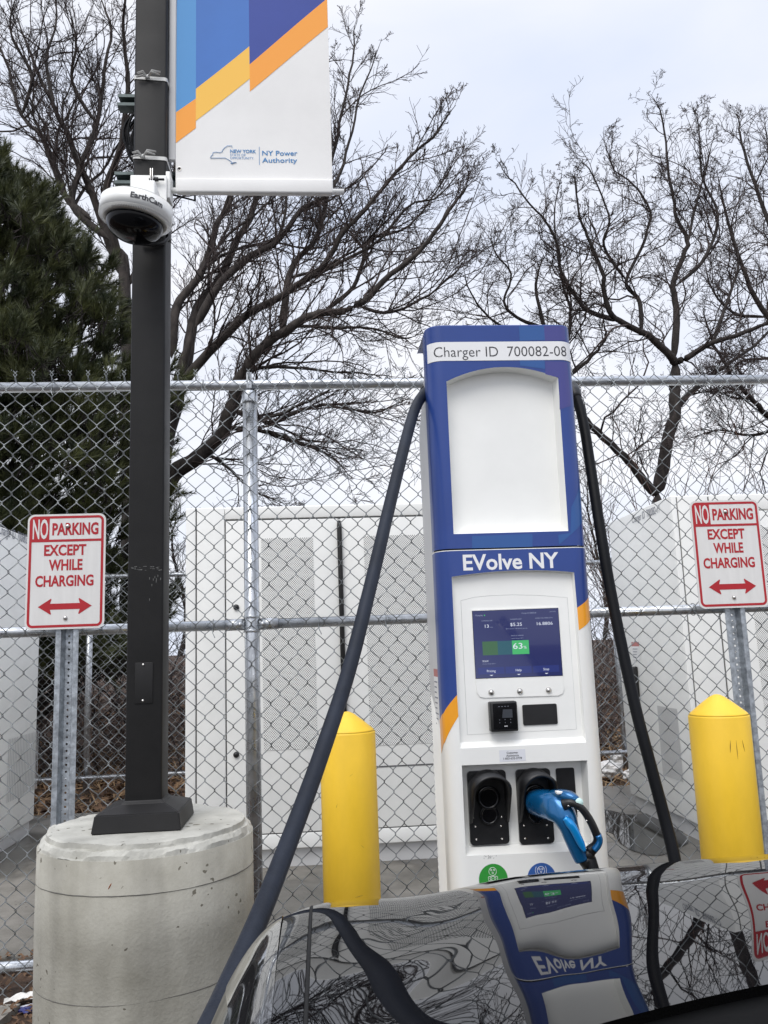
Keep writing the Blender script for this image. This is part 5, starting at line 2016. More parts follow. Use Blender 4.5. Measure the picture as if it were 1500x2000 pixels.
car = thing('car', 'glossy black car parked nose-in, its bonnet mirroring the charger and fence', 'car', (CXC, 0.0, -0.15))


def patch(name, a_list, y0f, m, nY=150, lift=0.0, side=-1, y1f=None):
    V, F = [], []
    nX = len(a_list)
    for a in a_list:
        X = CXC + side * a
        y0 = y0f(X)
        y1 = (Yf(a) - 0.0004) if y1f is None else y1f(X)
        for j in range(nY + 1):
            t = j / nY
            t = 1 - (1 - t) ** 2.2
            Y = y0 + (y1 - y0) * t
            V.append((X, Y, hood_z(X, Y) + lift))
    for i in range(nX - 1):
        for j in range(nY):
            q_ = (i * (nY + 1) + j, i * (nY + 1) + j + 1, (i + 1) * (nY + 1) + j + 1, (i + 1) * (nY + 1) + j)
            F.append(q_ if side < 0 else q_[::-1])
    return MB().add(V, F, 0, True)


CUT = 0.745
hx = np.linspace(-CUT, CUT, 241)
V, F = [], []
nY = 170
for a in hx:
    X = CXC + a
    y0, y1 = cowl_y(X), Yf(a) - 0.0004
    for j in range(nY + 1):
        t = 1 - (1 - j / nY) ** 2.2
        Y = y0 + (y1 - y0) * t
        V.append((X, Y, hood_z(X, Y)))
for i in range(240):
    for j in range(nY):
        F.append((i * (nY + 1) + j, (i + 1) * (nY + 1) + j, (i + 1) * (nY + 1) + j + 1, i * (nY + 1) + j + 1))
MB().add(V, F, 0, True).build('hood', M['car_paint'], car)
for sd in (-1, 1):
    al = list(CUT + 0.004 + (HALF - 0.0006 - CUT - 0.004) * (1 - (1 - np.linspace(0, 1, 40)) ** 2))
    b = patch('fender', al, lambda X: -0.35, None, 170, 0.0, sd)
    # body side below the shoulder with a wheel arch
    Xs = CXC + sd * HALF
    V, F = [], []
    yy_ = np.linspace(-0.35, 0.86, 70)
    for Y in yy_:
        zt_ = hood_z(CXC + sd * (HALF - 0.0006), Y)
        arch_z = 0.12
        if abs(Y - 0.42) < 0.36:
            arch_z = 0.17 + math.sqrt(0.36 ** 2 - (Y - 0.42) ** 2)
        for k in range(9):
            t = k / 8
            z = zt_ + (arch_z - zt_) * t
            V.append((Xs + sd * (0.012 * math.sin(math.pi * t)), Y, z))
    for i in range(len(yy_) - 1):
        for k in range(8):
            F.append((i * 9 + k, i * 9 + k + 1, (i + 1) * 9 + k + 1, (i + 1) * 9 + k))
    b.add(V, F, 0, True)
    b.build('fender', M['car_paint'], car)
    # shut line
    b = MB()
    P = [(CXC + sd * (CUT + 0.002), Y, hood_z(CXC + sd * (CUT + 0.002), Y) - 0.0015) for Y in np.linspace(cowl_y(CXC + sd * CUT), Yf(CUT) - 0.003, 60)]
    b.tube(P, 0.0022, 6)
    b.build('shut_line', M['dark_void'], car)
    # headlight: long dark lens lying along the fender top
    V, F = [], []
    nj = 50
    for j in range(nj + 1):
        Y = 0.66 + (1.10 - 0.66) * j / nj
        t = j / nj
        a0_ = 0.772 + 0.010 * t
        a1_ = 0.800 + 0.034 * math.sin(min(1, t * 1.25) * math.pi / 2) - 0.05 * max(0, t - 0.72)
        for i in range(13):
            a = a0_ + (a1_ - a0_) * i / 12
            X = CXC + sd * a
            Yc = min(Y, Yf(a) - 0.012)
            V.append((X, Yc, hood_z(X, Yc) + 0.0022))
    for j in range(nj):
        for i in range(12):
            q_ = (j * 13 + i, j * 13 + i + 1, (j + 1) * 13 + i + 1, (j + 1) * 13 + i)
            F.append(q_ if sd > 0 else q_[::-1])
    MB().add(V, F, 0, True).build('headlight', M['lamp_dark'], car)
    # wheel
    wh = bpy.data.objects.new('wheel', None)
    COL.objects.link(wh)
    wh.parent = car
    wx = CXC + sd * (HALF - 0.10)
    ORIG[wh.name] = ORIG[car.name]
    ax = np.array([[0, 0, 1], [1, 0, 0], [0, 1, 0]], float) if sd > 0 else np.array([[0, 0, -1], [1, 0, 0], [0, 1, 0]], float)
    b = MB()
    b.lathe([(0.22, -0.10), (0.30, -0.10), (0.315, -0.085), (0.32, -0.05), (0.32, 0.05), (0.315, 0.085), (0.30, 0.10), (0.22, 0.10), (0.21, 0.0), (0.22, -0.10)], (wx, 0.42, 0.17), 48, 0, ax)
    b.build('tyre', M['tyre'], wh, recalc=True)
    b = MB()
    b.lathe([(0.215, 0.085), (0.20, 0.07), (0.05, 0.05), (0.045, 0.075), (0.0, 0.078)], (wx, 0.42, 0.17), 40, 0, ax)
    for k in range(5):
        t = 2 * math.pi * k / 5
        p0_, p1_ = np.array([0.05 * math.cos(t), 0.05 * math.sin(t), 0.07]), np.array([0.205 * math.cos(t), 0.205 * math.sin(t), 0.085])
        b.tube([ax @ p0_ + (wx, 0.42, 0.17), ax @ p1_ + (wx, 0.42, 0.17)], [0.03, 0.022], 8, 0, True, 0.5)
    b.build('rim', M['rim'], wh, recalc=True)
# bumper: nose wall following the plan outline
aa = np.linspace(-HALF + 0.002, HALF - 0.002, 121)
rows = [(0.0, 0.0), (0.02, -0.05), (0.045, -0.12), (0.06, -0.22), (0.075, -0.34), (0.085, -0.46), (0.075, -0.58), (0.04, -0.70), (0.0, -0.78)]
V, F = [], []
for a in aa:
    X = CXC + a
    yb_ = Yf(a) - 0.0004
    zt_ = hood_z(X, yb_)
    for off, dz in rows:
        V.append((CXC + a * (1 + off * 0.15), yb_ + off * (1 - 0.5 * (abs(a) / HALF) ** 4), zt_ + dz))
nr = len(rows)
for i in range(len(aa) - 1):
    for k in range(nr - 1):
        F.append((i * nr + k, i * nr + k + 1, (i + 1) * nr + k + 1, (i + 1) * nr + k))
MB().add(V, F, 0, True).build('bumper', M['car_paint'], car)
b = MB()
b.box((CXC - 0.50, 1.262, 0.30), (CXC + 0.50, 1.30, 0.42), 0, 0.01)
b.build('air_intake', M['black_matte'], car)
# cowl, wipers, windscreen, dashboard, pillars and roof front
V, F = [], []
xs_ = np.linspace(CXC - CUT, CXC + CUT, 61)
for X in xs_:
    y0 = cowl_y(X) - 0.002
    z0 = hood_z(X, cowl_y(X)) - 0.006
    for k, (dy, dz) in enumerate(((0, -0.03), (0, 0.0), (-0.03, 0.004), (-0.11, 0.006), (-0.15, 0.012))):
        V.append((X, y0 + dy, z0 + dz))
for i in range(60):
    for k in range(4):
        F.append((i * 5 + k, (i + 1) * 5 + k, (i + 1) * 5 + k + 1, i * 5 + k + 1))
MB().add(V, F, 0, True).build('cowl', M['cowl_black'], car)
for x0_, x1_ in ((0.36, 0.98), (0.92, 1.35)):
    b = MB()
    P = [(x0_ + (x1_ - x0_) * t, cowl_y(x0_ + (x1_ - x0_) * t) - 0.05 - 0.03 * t, hood_z(x0_ + (x1_ - x0_) * t, cowl_y(x0_ + (x1_ - x0_) * t)) + 0.012 + 0.006 * math.sin(t * 3)) for t in np.linspace(0, 1, 14)]
    b.tube(P, [0.007] + [0.0055] * 12 + [0.003], 8, 0, True, 0.7)
    b.box((x0_ - 0.02, P[0][1] - 0.015, P[0][2] - 0.012), (x0_ + 0.025, P[0][1] + 0.015, P[0][2] + 0.010), 0, 0.004)
    b.build('wiper', M['black_plastic'], car)
V, F = [], []
for i in range(31):
    u = -1 + 2 * i / 30
    for j in range(13):
        t = j / 12
        a = u * (0.60 - 0.12 * t)
        V.append((CXC + a, cowl_y(CXC + u * 0.60) - 0.153 - 0.70 * t + 0.02 * math.sin(math.pi * t), 1.045 + 0.42 * t - 0.02 * u * u))
for i in range(30):
    for j in range(12):
        F.append((i * 13 + j, (i + 1) * 13 + j, (i + 1) * 13 + j + 1, i * 13 + j + 1))
MB().add(V, F, 0, True).build('windscreen', M['glass'], car)
b = MB()
V, F = [], []
for i in range(31):
    u = -1 + 2 * i / 30
    yc_ = cowl_y(CXC + u * 0.60) - 0.165
    for k, (dy, dz) in enumerate(((0, 0.0), (-0.25, 0.02), (-0.45, 0.01), (-0.52, -0.05), (-0.55, -0.4))):
        V.append((CXC + u * (0.60 - 0.05 * k / 4), yc_ + dy, 1.02 + dz - 0.02 * u * u))
for i in range(30):
    for k in range(4):
        F.append((i * 5 + k, (i + 1) * 5 + k, (i + 1) * 5 + k + 1, i * 5 + k + 1))
b.add(V, F, 0, True)
b.build('dashboard', M['black_matte'], car)
for sd in (-1, 1):
    P = [(CXC + sd * (0.612 - 0.12 * t), cowl_y(CXC + sd * 0.60) - 0.15 - 0.70 * t, 1.03 + 0.43 * t) for t in np.linspace(0, 1, 10)]
    MB().tube(P, 0.024, 10).build('pillar', M['car_paint'], car)
V, F = [], []
for i in range(25):
    u = -1 + 2 * i / 24
    for j in range(8):
        t = j / 7
        V.append((CXC + u * (0.495 + 0.02 * t), -0.22 - 0.035 * u * u - 0.7 * t, 1.462 + 0.03 * t - 0.02 * u * u))
for i in range(24):
    for j in range(7):
        F.append((i * 8 + j, i * 8 + j + 1, (i + 1) * 8 + j + 1, (i + 1) * 8 + j))
MB().add(V, F, 0, True).build('roof', M['car_paint'], car)


# ------------------------------------------------------------------ bare trees
class Wood:
    def __init__(s, seed):
        s.rng = np.random.default_rng(seed)
        s.pl = []            # (points, radii)

    def limb(s, P, r0, r1):
        P = spline(P, 5)
        n = len(P)
        # small natural kinks
        nzz = s.rng.normal(0, 0.008 + min(r0, 0.07) * 0.28, P.shape)
        nzz[1:-1] = (nzz[:-2] + nzz[1:-1] + nzz[2:]) / 3
        P = P + nzz * np.minimum(1, np.linspace(0, 2.5, n))[:, None]
        R = r0 + (r1 - r0) * np.linspace(0, 1, n) ** 0.8
        R[-1] = 0.003
        R[0] = 0.004
        R[1] *= 0.8
        R[-2] *= 0.6
        R[-3] *= 0.85
        s.pl.append((P, R))
        return P, R

    def grow(s, p, d, L, r, depth, kink, up, fan, nch):
        rng = s.rng
        n = max(4, int(L / 0.16)) if depth > 0 else max(4, int(L / 0.10))
        n = min(n, 12)
        step = L / n
        P = [p]
        d = d / np.linalg.norm(d)
        for k in range(n):
            d = d + rng.normal(0, kink, 3) + np.array([0, 0, up])
            d /= np.linalg.norm(d)
            P.append(P[-1] + d * step)
        P = np.array(P)
        R = np.linspace(r, max(0.0028, r * 0.45), n + 1)
        s.pl.append((P, R))
        if depth > 0:
            s.kids(P, R, L, depth, kink, up, fan, nch)

    def kids(s, P, R, L, depth, kink, up, fan, nch, start=0.15, lscale=None, sub=6.6, stop=1.0):
        rng = s.rng
        K = len(P)
        m = max(2, int(rng.poisson(nch)))
        for q in range(m):
            t = start + (stop - start) * (q + rng.random()) / m
            i = min(K - 2, int(t * (K - 1)))
            f = t * (K - 1) - i
            p = P[i] * (1 - f) + P[i + 1] * f
            tang = P[i + 1] - P[i]
            tang /= np.linalg.norm(tang)
            v = rng.normal(0, 1, 3)
            v -= tang * (v @ tang)
            v /= np.linalg.norm(v)
            v[2] += 0.25
            ang = rng.uniform(*fan)
            d = tang * math.cos(ang) + v * math.sin(ang)
            ll = (lscale if lscale else L * 0.52) * rng.uniform(0.45, 1.15) * (1.25 - 0.85 * t)
            rr = max(0.0029, min(R[i] * 0.55, 0.0029 + ll * 0.0092))
            s.grow(p, d, ll, rr, depth - 1, kink, up, fan, sub)

    def meshes(s, split, parent, m_trunk, m_twig, single=None):
        thick = [q for q in s.pl if q[1].max() >= split]
        thin = [q for q in s.pl if q[1].max() < split]
        for name, lst, n, mm in (('trunk', thick, 8, m_trunk), ('crown', thin, 3, m_twig)):
            if not lst:
                continue
            groups = {}
            for P, R in lst:
                groups.setdefault(len(P), []).append((P, R))
            Vs, Fs, base = [], [], 0
            ang = np.arange(n) * 2 * math.pi / n
            for K, g_ in groups.items():
                P = np.stack([q[0] for q in g_])
                R = np.stack([q[1] for q in g_])
                T = np.gradient(P, axis=1)
                T /= np.linalg.norm(T, axis=2, keepdims=True) + 1e-9
                ref = np.array([0.83, -0.51, 0.21])
                A = np.cross(T, ref)
                A /= np.linalg.norm(A, axis=2, keepdims=True) + 1e-9
                B = np.cross(T, A)
                ring = P[:, :, None, :] + R[:, :, None, None] * (np.cos(ang)[None, None, :, None] * A[:, :, None, :] + np.sin(ang)[None, None, :, None] * B[:, :, None, :])
                Mm = len(g_)
                Vs.append(ring.reshape(-1, 3))
                b0 = base + (np.arange(Mm) * K * n)[:, None, None] + (np.arange(K - 1) * n)[None, :, None]
                i = np.arange(n)[None, None, :]
                j = (np.arange(n) + 1) % n
                j = j[None, None, :]
                Fs.append(np.stack([b0 + i, b0 + j, b0 + n + j, b0 + n + i], -1).reshape(-1, 4))
                base += Mm * K * n
            ob = raw_mesh(single or name, np.concatenate(Vs), np.concatenate(Fs), mm, parent)
        return ob


def bare_tree(label, Y, limbs, seed, kink, up, fan, dens, twig_len, group, barks, yspread=1.2, root=None, depth=3):
    w = Wood(seed)
    rng = np.random.default_rng(seed + 100)
    base = at(root[0], root[1], Y)
    base[2] = bank_z(Y) - 0.1
    t = thing('bare_tree', label, 'tree', tuple(base), group)
    for pts_, r0, r1, dy in limbs:
        n = len(pts_)
        P = []
        for i, (px, py) in enumerate(pts_):
            P.append(at(px, py, Y + dy * (i / max(1, n - 1)) * yspread))
        P, R = w.limb(P, r0 * (0.82 if r0 < 0.2 else 0.95), r1 * 0.8)
        L = np.linalg.norm(np.diff(P, axis=0), axis=1).sum()
        if r1 < 0.04:
            w.kids(P, R, L, depth, kink, up, fan, dens * 1.42 * L, 0.10, twig_len)
            w.kids(P, R, L, depth, kink, up, fan, 0.8 * L, 0.15, twig_len * 1.8, 9.0, 0.72)
    w.meshes(0.021, t, *barks)
    return t


TG = 'bare trees beyond the compound'
b1 = (M['bark'], M['twig'])
b2 = (M['bark_dark'], M['twig'])
# broad tree right behind the lamp post, limbs fanning to the right
bare_tree('big bare tree behind the banner, its limbs fanning out to the right', 11.0, [
    ([(262, 1240), (275, 1080), (300, 960), (330, 830), (352, 740), (376, 640)], 0.26, 0.06, 0.0),
    ([(285, 1010), (340, 925), (385, 895), (431, 850), (452, 792), (472, 730), (505, 688), (555, 647), (629, 610), (700, 598), (753, 552), (828, 486), (877, 412), (919, 352)], 0.155, 0.018, -1.5),
    ([(550, 650), (558, 585), (576, 511), (609, 478), (638, 395), (650, 300), (672, 200), (690, 105), (694, 40)], 0.075, 0.012, 0.8),
    ([(340, 780), (365, 700), (381, 614), (423, 552), (476, 449), (501, 387), (540, 280), (600, 180), (655, 100)], 0.12, 0.016, 1.4),
    ([(335, 700), (345, 600), (394, 531), (423, 445), (447, 395), (480, 290), (520, 170), (540, 60)], 0.095, 0.014, 1.0),
    ([(352, 760), (381, 717), (452, 643), (514, 597), (596, 548), (662, 469), (712, 411), (786, 320), (848, 263), (888, 205)], 0.095, 0.012, -0.8),
    ([(381, 640), (423, 564), (476, 511), (538, 478), (588, 411), (640, 380), (671, 316), (700, 205), (742, 80)], 0.085, 0.012, 0.5),
    ([(452, 800), (505, 818), (534, 822), (605, 796), (642, 792), (729, 804), (800, 778)], 0.055, 0.012, -1.0),
    ([(472, 738), (501, 721), (538, 717), (605, 721), (691, 730), (760, 738)], 0.045, 0.010, -0.6),
    ([(440, 835), (505, 841), (571, 858), (638, 891), (690, 935)], 0.045, 0.008, -0.8),
    ([(629, 612), (690, 560), (712, 500), (720, 470), (800, 440), (860, 360), (900, 300)], 0.045, 0.010, 0.4),
    ([(596, 548), (650, 520), (740, 470), (800, 400), (860, 380), (930, 300)], 0.04, 0.008, -0.3),
    ([(700, 598), (760, 610), (830, 580), (880, 540), (915, 500)], 0.035, 0.008, -0.5),
    ([(505, 690), (560, 640), (650, 640), (720, 640), (790, 660), (830, 640)], 0.04, 0.008, -0.6),
    ([(400, 890), (430, 900), (500, 960), (560, 985)], 0.035, 0.007, -0.5),
], 21, 0.16, 0.02, (0.35, 0.95), 4.4, 1.35, TG, b1, root=(262, 1240))

bare_tree('tall bare tree behind the dark pine, top left of the lamp post', 13.5, [
    ([(262, 1200), (258, 900), (250, 700), (238, 520), (222, 480)], 0.24, 0.07, 0.0),
    ([(240, 540), (215, 479), (168, 350), (129, 264), (107, 209), (60, 110), (30, 20)], 0.11, 0.02, 1.0),
    ([(238, 520), (206, 393), (232, 307), (250, 180), (240, 60), (250, -40)], 0.10, 0.02, -1.0),
    ([(215, 470), (142, 402), (159, 329), (189, 243), (198, 160), (215, 60), (195, -20)], 0.09, 0.02, 0.6),
    ([(180, 430), (125, 380), (90, 277), (43, 226), (10, 120), (-20, 40)], 0.085, 0.018, 1.2),
    ([(250, 560), (300, 470), (330, 380), (360, 260), (400, 140), (420, 20)], 0.10, 0.02, 1.2),
    ([(107, 209), (90, 120), (110, 40), (100, -40)], 0.05, 0.012, 0.5),
    ([(189, 243), (140, 160), (150, 80), (130, 0)], 0.05, 0.012, -0.5),
    ([(43, 226), (60, 150), (20, 60), (40, -30)], 0.045, 0.012, -0.5),
], 22, 0.17, 0.02, (0.35, 0.95), 3.8, 1.5, TG, b1, root=(262, 1200))

bare_tree('bare tree with a forked trunk and crooked twigs, right of the charger', 12.0, [
    ([(1290, 1250), (1290, 1080), (1286, 960)], 0.19, 0.16, 0.0),
    ([(1286, 965), (1294, 910), (1310, 836), (1318, 787), (1316, 746), (1318, 705)], 0.125, 0.10, 0.0),
    ([(1318, 712), (1310, 697), (1269, 660), (1208, 627), (1183, 590), (1175, 529), (1150, 459), (1130, 410), (1118, 330)], 0.09, 0.012, -0.8),
    ([(1318, 710), (1345, 695), (1392, 668), (1474, 643), (1520, 610), (1580, 560)], 0.075, 0.02, -0.6),
    ([(1316, 708), (1322, 615), (1318, 549), (1343, 479), (1322, 426), (1310, 344), (1294, 241), (1276, 188)], 0.08, 0.010, 0.6),
    ([(1208, 627), (1160, 612), (1130, 590), (1097, 529), (1089, 475), (1056, 426), (1002, 360), (970, 312)], 0.055, 0.008, -0.6),
    ([(1253, 652), (1249, 590), (1224, 549), (1260, 470), (1269, 410), (1228, 352), (1196, 330), (1175, 250)], 0.05, 0.008, 0.4),
    ([(1284, 968), (1262, 945), (1228, 902), (1167, 840), (1130, 795), (1095, 720), (1060, 640), (1048, 570), (1060, 500)], 0.10, 0.02, -0.4),
    ([(1110, 735), (1140, 712), (1163, 689), (1183, 664), (1180, 625)], 0.045, 0.018, -0.2),
    ([(1312, 806), (1343, 771), (1372, 746), (1417, 713), (1474, 672), (1540, 600)], 0.075, 0.02, 0.6),
    ([(1095, 725), (1113, 640), (1113, 600), (1097, 541), (1085, 420), (1100, 330)], 0.045, 0.008, 0.4),
    ([(1060, 640), (1010, 620), (985, 590), (998, 537), (965, 490), (960, 440)], 0.04, 0.008, -0.4),
    ([(1060, 650), (990, 640), (940, 600), (915, 560), (905, 520)], 0.035, 0.007, -0.6),
    ([(1318, 560), (1380, 500), (1400, 420), (1370, 340), (1365, 260), (1350, 200)], 0.045, 0.008, 0.5),
    ([(1343, 479), (1360, 400), (1380, 330), (1400, 250)], 0.035, 0.007, 0.5),
    ([(1224, 549), (1180, 480), (1190, 420), (1150, 330), (1120, 320)], 0.035, 0.007, -0.5),
    ([(1392, 668), (1420, 590), (1440, 520), (1430, 440), (1450, 370)], 0.045, 0.008, 0.4),
    ([(1228, 905), (1250, 872), (1268, 862), (1280, 880)], 0.025, 0.008, -0.2),
], 23, 0.30, 0.01, (0.5, 1.2), 4.4, 1.05, TG, b2, root=(1290, 1250))

bare_tree('dense bare tree cut by the right edge of the picture', 15.0, [
    ([(1640, 1200), (1620, 1000), (1590, 830), (1575, 700)], 0.24, 0.06, 0.0),
    ([(1590, 850), (1530, 830), (1490, 800), (1445, 754), (1400, 690), (1370, 600)], 0.10, 0.018, -1.2),
    ([(1590, 830), (1560, 700), (1500, 620), (1450, 520), (1420, 420), (1400, 330)], 0.11, 0.014, -0.8),
    ([(1590, 830), (1580, 640), (1530, 500), (1480, 380), (1450, 280), (1440, 220)], 0.11, 0.014, 0.5),
    ([(1580, 640), (1560, 480), (1510, 350), (1490, 230)], 0.08, 0.014, 0.8),
    ([(1530, 830), (1470, 850), (1400, 840), (1340, 860)], 0.05, 0.010, -0.8),
    ([(1560, 700), (1480, 700), (1430, 720), (1380, 790)], 0.05, 0.010, -0.8),
    ([(1500, 620), (1430, 610), (1390, 560), (1370, 500)], 0.05, 0.010, 0.3),
], 24, 0.22, 0.01, (0.4, 1.1), 4.6, 1.3, TG, b2, root=(1640, 1200))

# slim far trees closing the gaps low down
for k, (px, Yd, ht, lab) in enumerate(((350, 19.0, 3.4, 'slim bare sapling far behind, between lamp post and cabinet'), (1175, 21.0, 4.6, 'slim bare sapling far behind, between charger and right cabinet'), (900, 22.0, 5.0, 'slim bare tree far behind the charger'))):
    w = Wood(60 + k)
    base = at(px, 1200, Yd)
    base[2] = bank_z(Yd) - 0.1
    t = thing('bare_tree', lab, 'tree', tuple(base), TG)
    P = [base + np.array([0.15 * math.sin(j), 0, ht * j / 6]) for j in range(7)]
    P, R = w.limb(P, 0.07, 0.012)
    w.kids(P, R, ht, 3, 0.18, 0.05, (0.4, 0.9), 20, 0.2, 1.6)
    w.meshes(0.021, t, *b1)

# reddish bramble canes behind the right cabinet, and the dark thicket on the bank
w = Wood(40)
rng = np.random.default_rng(41)
for k in range(70):
    px0 = rng.uniform(1180, 1620)
    Yd = rng.uniform(9.3, 11.2)
    p = at(px0, 1250, Yd)
    p[2] = bank_z(Yd)
    d = np.array([rng.normal(-0.15, 0.35), rng.normal(0, 0.2), 1.0])
    L = rng.uniform(2.2, 4.6)
    n = 14
    P = [p]
    for j in range(n):
        d = d + np.array([rng.normal(0, 0.05), rng.normal(0, 0.05), -0.035])
        P.append(P[-1] + d / np.linalg.norm(d) * L / n)
    P = np.array(P)
    R = np.linspace(rng.uniform(0.006, 0.012), 0.003, n + 1)
    w.pl.append((P, R))
    w.kids(P, R, L, 1, 0.15, 0.0, (0.4, 1.0), 5, 0.3, 0.8)
Vs = w.pl
struct(w.meshes(1e9, None, M['twig_red'], M['twig_red'], 'bramble'), 'stuff', 'reddish bramble canes rising behind the right cabinet', 'brambles')
w = Wood(42)
for k in range(620):
    Yd = rng.uniform(8.6, 14.5)
    x = rng.uniform(-6.5, 8.5) * Yd / 10
    p = np.array([x, Yd, bank_z(Yd) - 0.05])
    d = np.array([rng.normal(0, 0.45), rng.normal(0, 0.3), 1.0])
    L = rng.uniform(0.7, 1.7)
    w.grow(p, d, L, rng.uniform(0.006, 0.014), 1, 0.16, -0.02, (0.4, 1.1), 7)
struct(w.meshes(1e9, None, M['twig'], M['twig'], 'thicket'), 'stuff', 'tangle of dark leafless brush on the bank behind the far fence', 'brush')


# ------------------------------------------------------------------ dark pine at the left
def pine():
    Y0 = 9.9
    rng = np.random.default_rng(77)
    base = at(40, 1200, Y0)
    base[2] = bank_z(Y0) - 0.1
    t = thing('pine_tree', 'dark green bushy pine filling the left edge behind the fence', 'tree', tuple(base))
    # measured right-hand outline: (height z, outline x)
    out = [(px, py) for px, py in ((-75, 240), (-40, 290), (20, 345), (80, 385), (130, 440), (180, 495), (225, 545), (252, 655), (298, 725), (342, 785), (368, 850), (368, 910), (330, 975), (310, 1060), (290, 1130))]
    oz = np.array([at(px, py, Y0)[2] for px, py in out])
    ox = np.array([at(px, py, Y0)[0] for px, py in out])
    xc = at(40, 900, Y0)[0] - 0.80
    order = np.argsort(oz)
    oz, ox = oz[order], ox[order]
    ztop = oz[-1] + 0.25
    oz = np.append(oz, ztop)
    ox = np.append(ox, xc)

    def radius(z):
        return max(0.05, np.interp(z, oz, ox) - xc)
    w = Wood(78)
    w.pl.append((np.array([[xc, Y0, base[2]], [xc + 0.05, Y0, 2.0], [xc, Y0, 4.0], [xc, Y0, ztop - 0.3]]), np.array([0.16, 0.13, 0.08, 0.02])))
    Vn = []
    stems = []
    zlo = 1.15
    N = 2300
    for k in range(N):
        z = zlo + (ztop - zlo) * rng.random() ** 1.5
        R = radius(z)
        th = rng.uniform(0, 2 * math.pi)
        if math.sin(th) > 0.35 and rng.random() < 0.7:
            th = -th
        if math.cos(th) < -0.1 and rng.random() < 0.85:
            th = math.pi - th
        f = rng.random() ** 0.5
        lump = 1 + 0.10 * math.sin(th * 5 + z * 3.1) + 0.08 * math.sin(z * 7 + th * 3)
        rr = R * f * lump * 0.97
        p = np.array([xc + rr * math.cos(th), Y0 + rr * math.sin(th), z])
        if k % 9 == 0:
            tr = np.array([xc, Y0, max(base[2], z - 0.5 * rr - 0.1)])
            w.pl.append((np.array([tr, tr * 0.5 + p * 0.5 - [0, 0, 0.08], p]), np.array([0.035, 0.022, 0.008])))
        ns = rng.integers(4, 7)
        for q in range(ns):
            o = p + rng.normal(0, 0.02, 3)
            d = np.array([math.cos(th) * 0.5, math.sin(th) * 0.5, 0.8]) + rng.normal(0, 0.42, 3)
            d /= np.linalg.norm(d)
            stems.append((o, d, rng.uniform(0.14, 0.30)))
    S = len(stems)
    O = np.array([q[0] for q in stems])
    D = np.array([q[1] for q in stems])
    L = np.array([q[2] for q in stems])
    nn = 72
    tpos = rng.uniform(0.05, 1.0, (S, nn))
    P0 = O[:, None, :] + D[:, None, :] * (tpos * L[:, None])[:, :, None]
    rv = rng.normal(0, 1, (S, nn, 3))
    rv -= D[:, None, :] * (rv * D[:, None, :]).sum(-1, keepdims=True)
    rv /= np.linalg.norm(rv, axis=-1, keepdims=True)
    spread = rng.uniform(0.35, 0.95, (S, nn, 1)) * (1.25 - 0.65 * tpos[:, :, None])
    nd = D[:, None, :] + rv * spread
    nd /= np.linalg.norm(nd, axis=-1, keepdims=True)
    nl = rng.uniform(0.08, 0.14, (S, nn, 1))
    sd = np.cross(nd, rng.normal(0, 1, (S, nn, 3)))
    sd /= np.linalg.norm(sd, axis=-1, keepdims=True)
    wd = 0.0042
    a = P0 - sd * wd
    c = P0 + sd * wd
    e = P0 + nd * nl
    V = np.stack([a, c, e], 2).reshape(-1, 3)
    F = np.arange(len(V)).reshape(-1, 3)
    raw_mesh('crown', V, F, M['needle'], t, smooth=False)
    st = Wood(79)
    for o, d, l in stems:
        w.pl.append((np.array([o - d * 0.12, o, o + d * l * 0.5, o + d * l]), np.array([0.006, 0.005, 0.004, 0.002])))
    # all wood of the pine in one part
    for i in range(len(w.pl)):
        pass
    w.meshes(0.0, t, M['bark_dark'], M['bark_dark'])


pine()


# ------------------------------------------------------------------ leaf litter and rubbish
def leaves(name, n, xr, yr, zf, seed, size, m, label, straw=False):
    rng = np.random.default_rng(seed)
    x = rng.uniform(*xr, n)
    y = rng.uniform(*yr, n)
    z = np.array([zf(a, b_) for a, b_ in zip(x, y)]) + rng.uniform(0.002, 0.03, n)
    yaw = rng.uniform(0, 2 * math.pi, n)
    tilt_ = rng.normal(0, 0.5, n)
    s = rng.uniform(0.6, 1.3, n) * size
    asp = 0.08 if straw else 0.55
    u = np.stack([np.cos(yaw) * np.cos(tilt_), np.sin(yaw) * np.cos(tilt_), np.sin(tilt_)], 1)
    v = np.stack([-np.sin(yaw), np.cos(yaw), rng.normal(0, 0.35, n)], 1)
    C_ = np.stack([x, y, z], 1)
    a = C_ - u * s[:, None]
    b_ = C_ - v * (s * asp)[:, None] + np.array([0, 0, 0.004])
    c = C_ + u * s[:, None]
    d = C_ + v * (s * asp)[:, None] + np.array([0, 0, 0.004])
    V = np.stack([a, b_, c, d], 1).reshape(-1, 3)
    V[:, 2] = np.maximum(V[:, 2], 0.002)
    F = np.arange(len(V)).reshape(-1, 4)
    o = raw_mesh(name, V, F, m, None, False)
    struct(o, 'stuff', label, 'leaves')
    return o


leaves('leaf_litter', 9000, (-2.6, 3.6), (2.15, 3.78), lambda x, y: strip_z(x, y) + 0.008, 1, 0.016, M['leaf'], 'brown leaf litter along the foot of the near fence')
leaves('leaf_litter', 14000, (-7, 9), (7.0, 13.5), lambda x, y: bank_z(y) + 0.02, 2, 0.045, M['leaf'], 'brown leaf litter covering the bank behind the cabinets')
leaves('pine_straw', 9000, (-7, 7), (6.85, 10.5), lambda x, y: bank_z(y) + 0.035, 3, 0.075, M['straw'], 'tawny pine straw strewn under the far fence', True)


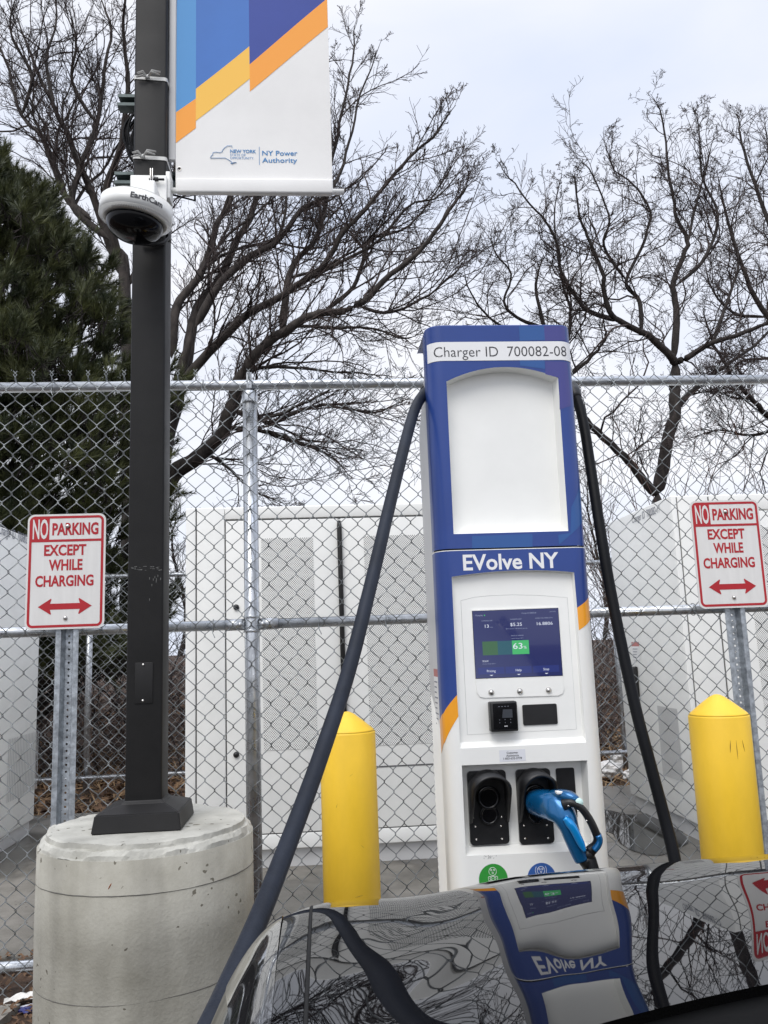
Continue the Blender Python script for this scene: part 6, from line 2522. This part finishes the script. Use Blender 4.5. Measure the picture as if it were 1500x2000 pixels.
def crumple(name, label, cat, c, size, m, seed, flat=0.35, group=None, amp=0.35):
    bm = bmesh.new()
    bmesh.ops.create_icosphere(bm, subdivisions=4, radius=1.0)
    rng = np.random.default_rng(seed)
    ks = rng.normal(0, 2.6, (10, 3))
    ph = rng.uniform(0, 6, 10)
    for v in bm.verts:
        p = np.array(v.co)
        k = 1 + amp * sum(abs(math.sin(ks[i] @ p + ph[i])) - 0.6 for i in range(10)) / 4
        p = p * k
        v.co = Vector((c[0] + p[0] * size[0], c[1] + p[1] * size[1], c[2] + (p[2] * flat + flat * 0.6) * size[2]))
    o = MB().bm(bm, 0, False).build(name, m)
    tag(o, label, cat, group)
    return o


# folded sheet of white paper at the bottom left
c0 = gr(6, 1961, 0.10)
c1_ = gr(112, 1950, 0.10)
V, F = [], []
nx_, ny_ = 22, 6
rng = np.random.default_rng(15)
for i in range(nx_ + 1):
    for j in range(ny_ + 1):
        t = i / nx_
        x = c0[0] + (c1_[0] - c0[0]) * t
        wd_ = 0.025 + 0.035 * min(1, t * 3)
        y = c0[1] + (c1_[1] - c0[1]) * t + wd_ * j / ny_ + 0.006 * math.sin(i * 0.5)
        V.append((x, y, 0.098 + 0.012 * math.sin(math.pi * t) + (0.012 if j in (2, 3) else 0) + 0.004 * math.sin(i * 0.9 + j) + rng.uniform(0, 0.003)))
F = [(i * (ny_ + 1) + j, (i + 1) * (ny_ + 1) + j, (i + 1) * (ny_ + 1) + j + 1, i * (ny_ + 1) + j + 1) for i in range(nx_) for j in range(ny_)]
b = MB().add(V, F, 0, False).add([(x, y, z - 0.0015) for x, y, z in V], [f[::-1] for f in F], 0, False)
tag(b.build('paper', M['paper']), 'crumpled white paper strip on the ground left of the pier', 'litter')
c0 = gr(60, 1972, 0.09)
crumple('wrapper', 'shiny blue wrapper under the white paper strip', 'litter', (c0[0] + 0.01, c0[1], 0.088), (0.045, 0.03, 0.022), M['wrapper'], 5, 0.5, None, 0.6)
LG = 'pale plastic rubbish behind the charger'
for k, (px, py, s_, lab) in enumerate(((1190, 1497, 0.12, 'cloudy plastic bag nearest the charger, on the leaves by the far fence'), (1222, 1478, 0.14, 'largest crumpled plastic sheet on the leaves, beside the right cabinet'), (1236, 1503, 0.08, 'small pale plastic scrap touching the right cabinet corner'))):
    c0 = gr(px, py + 12, 0.1)
    crumple('plastic_bag', lab, 'litter', (c0[0], c0[1], 0.07 if c0[1] > 7.02 else 0.10), (s_, s_ * 0.7, s_ * 1.2), M['film'], 20 + k, 0.55, LG, 0.45)
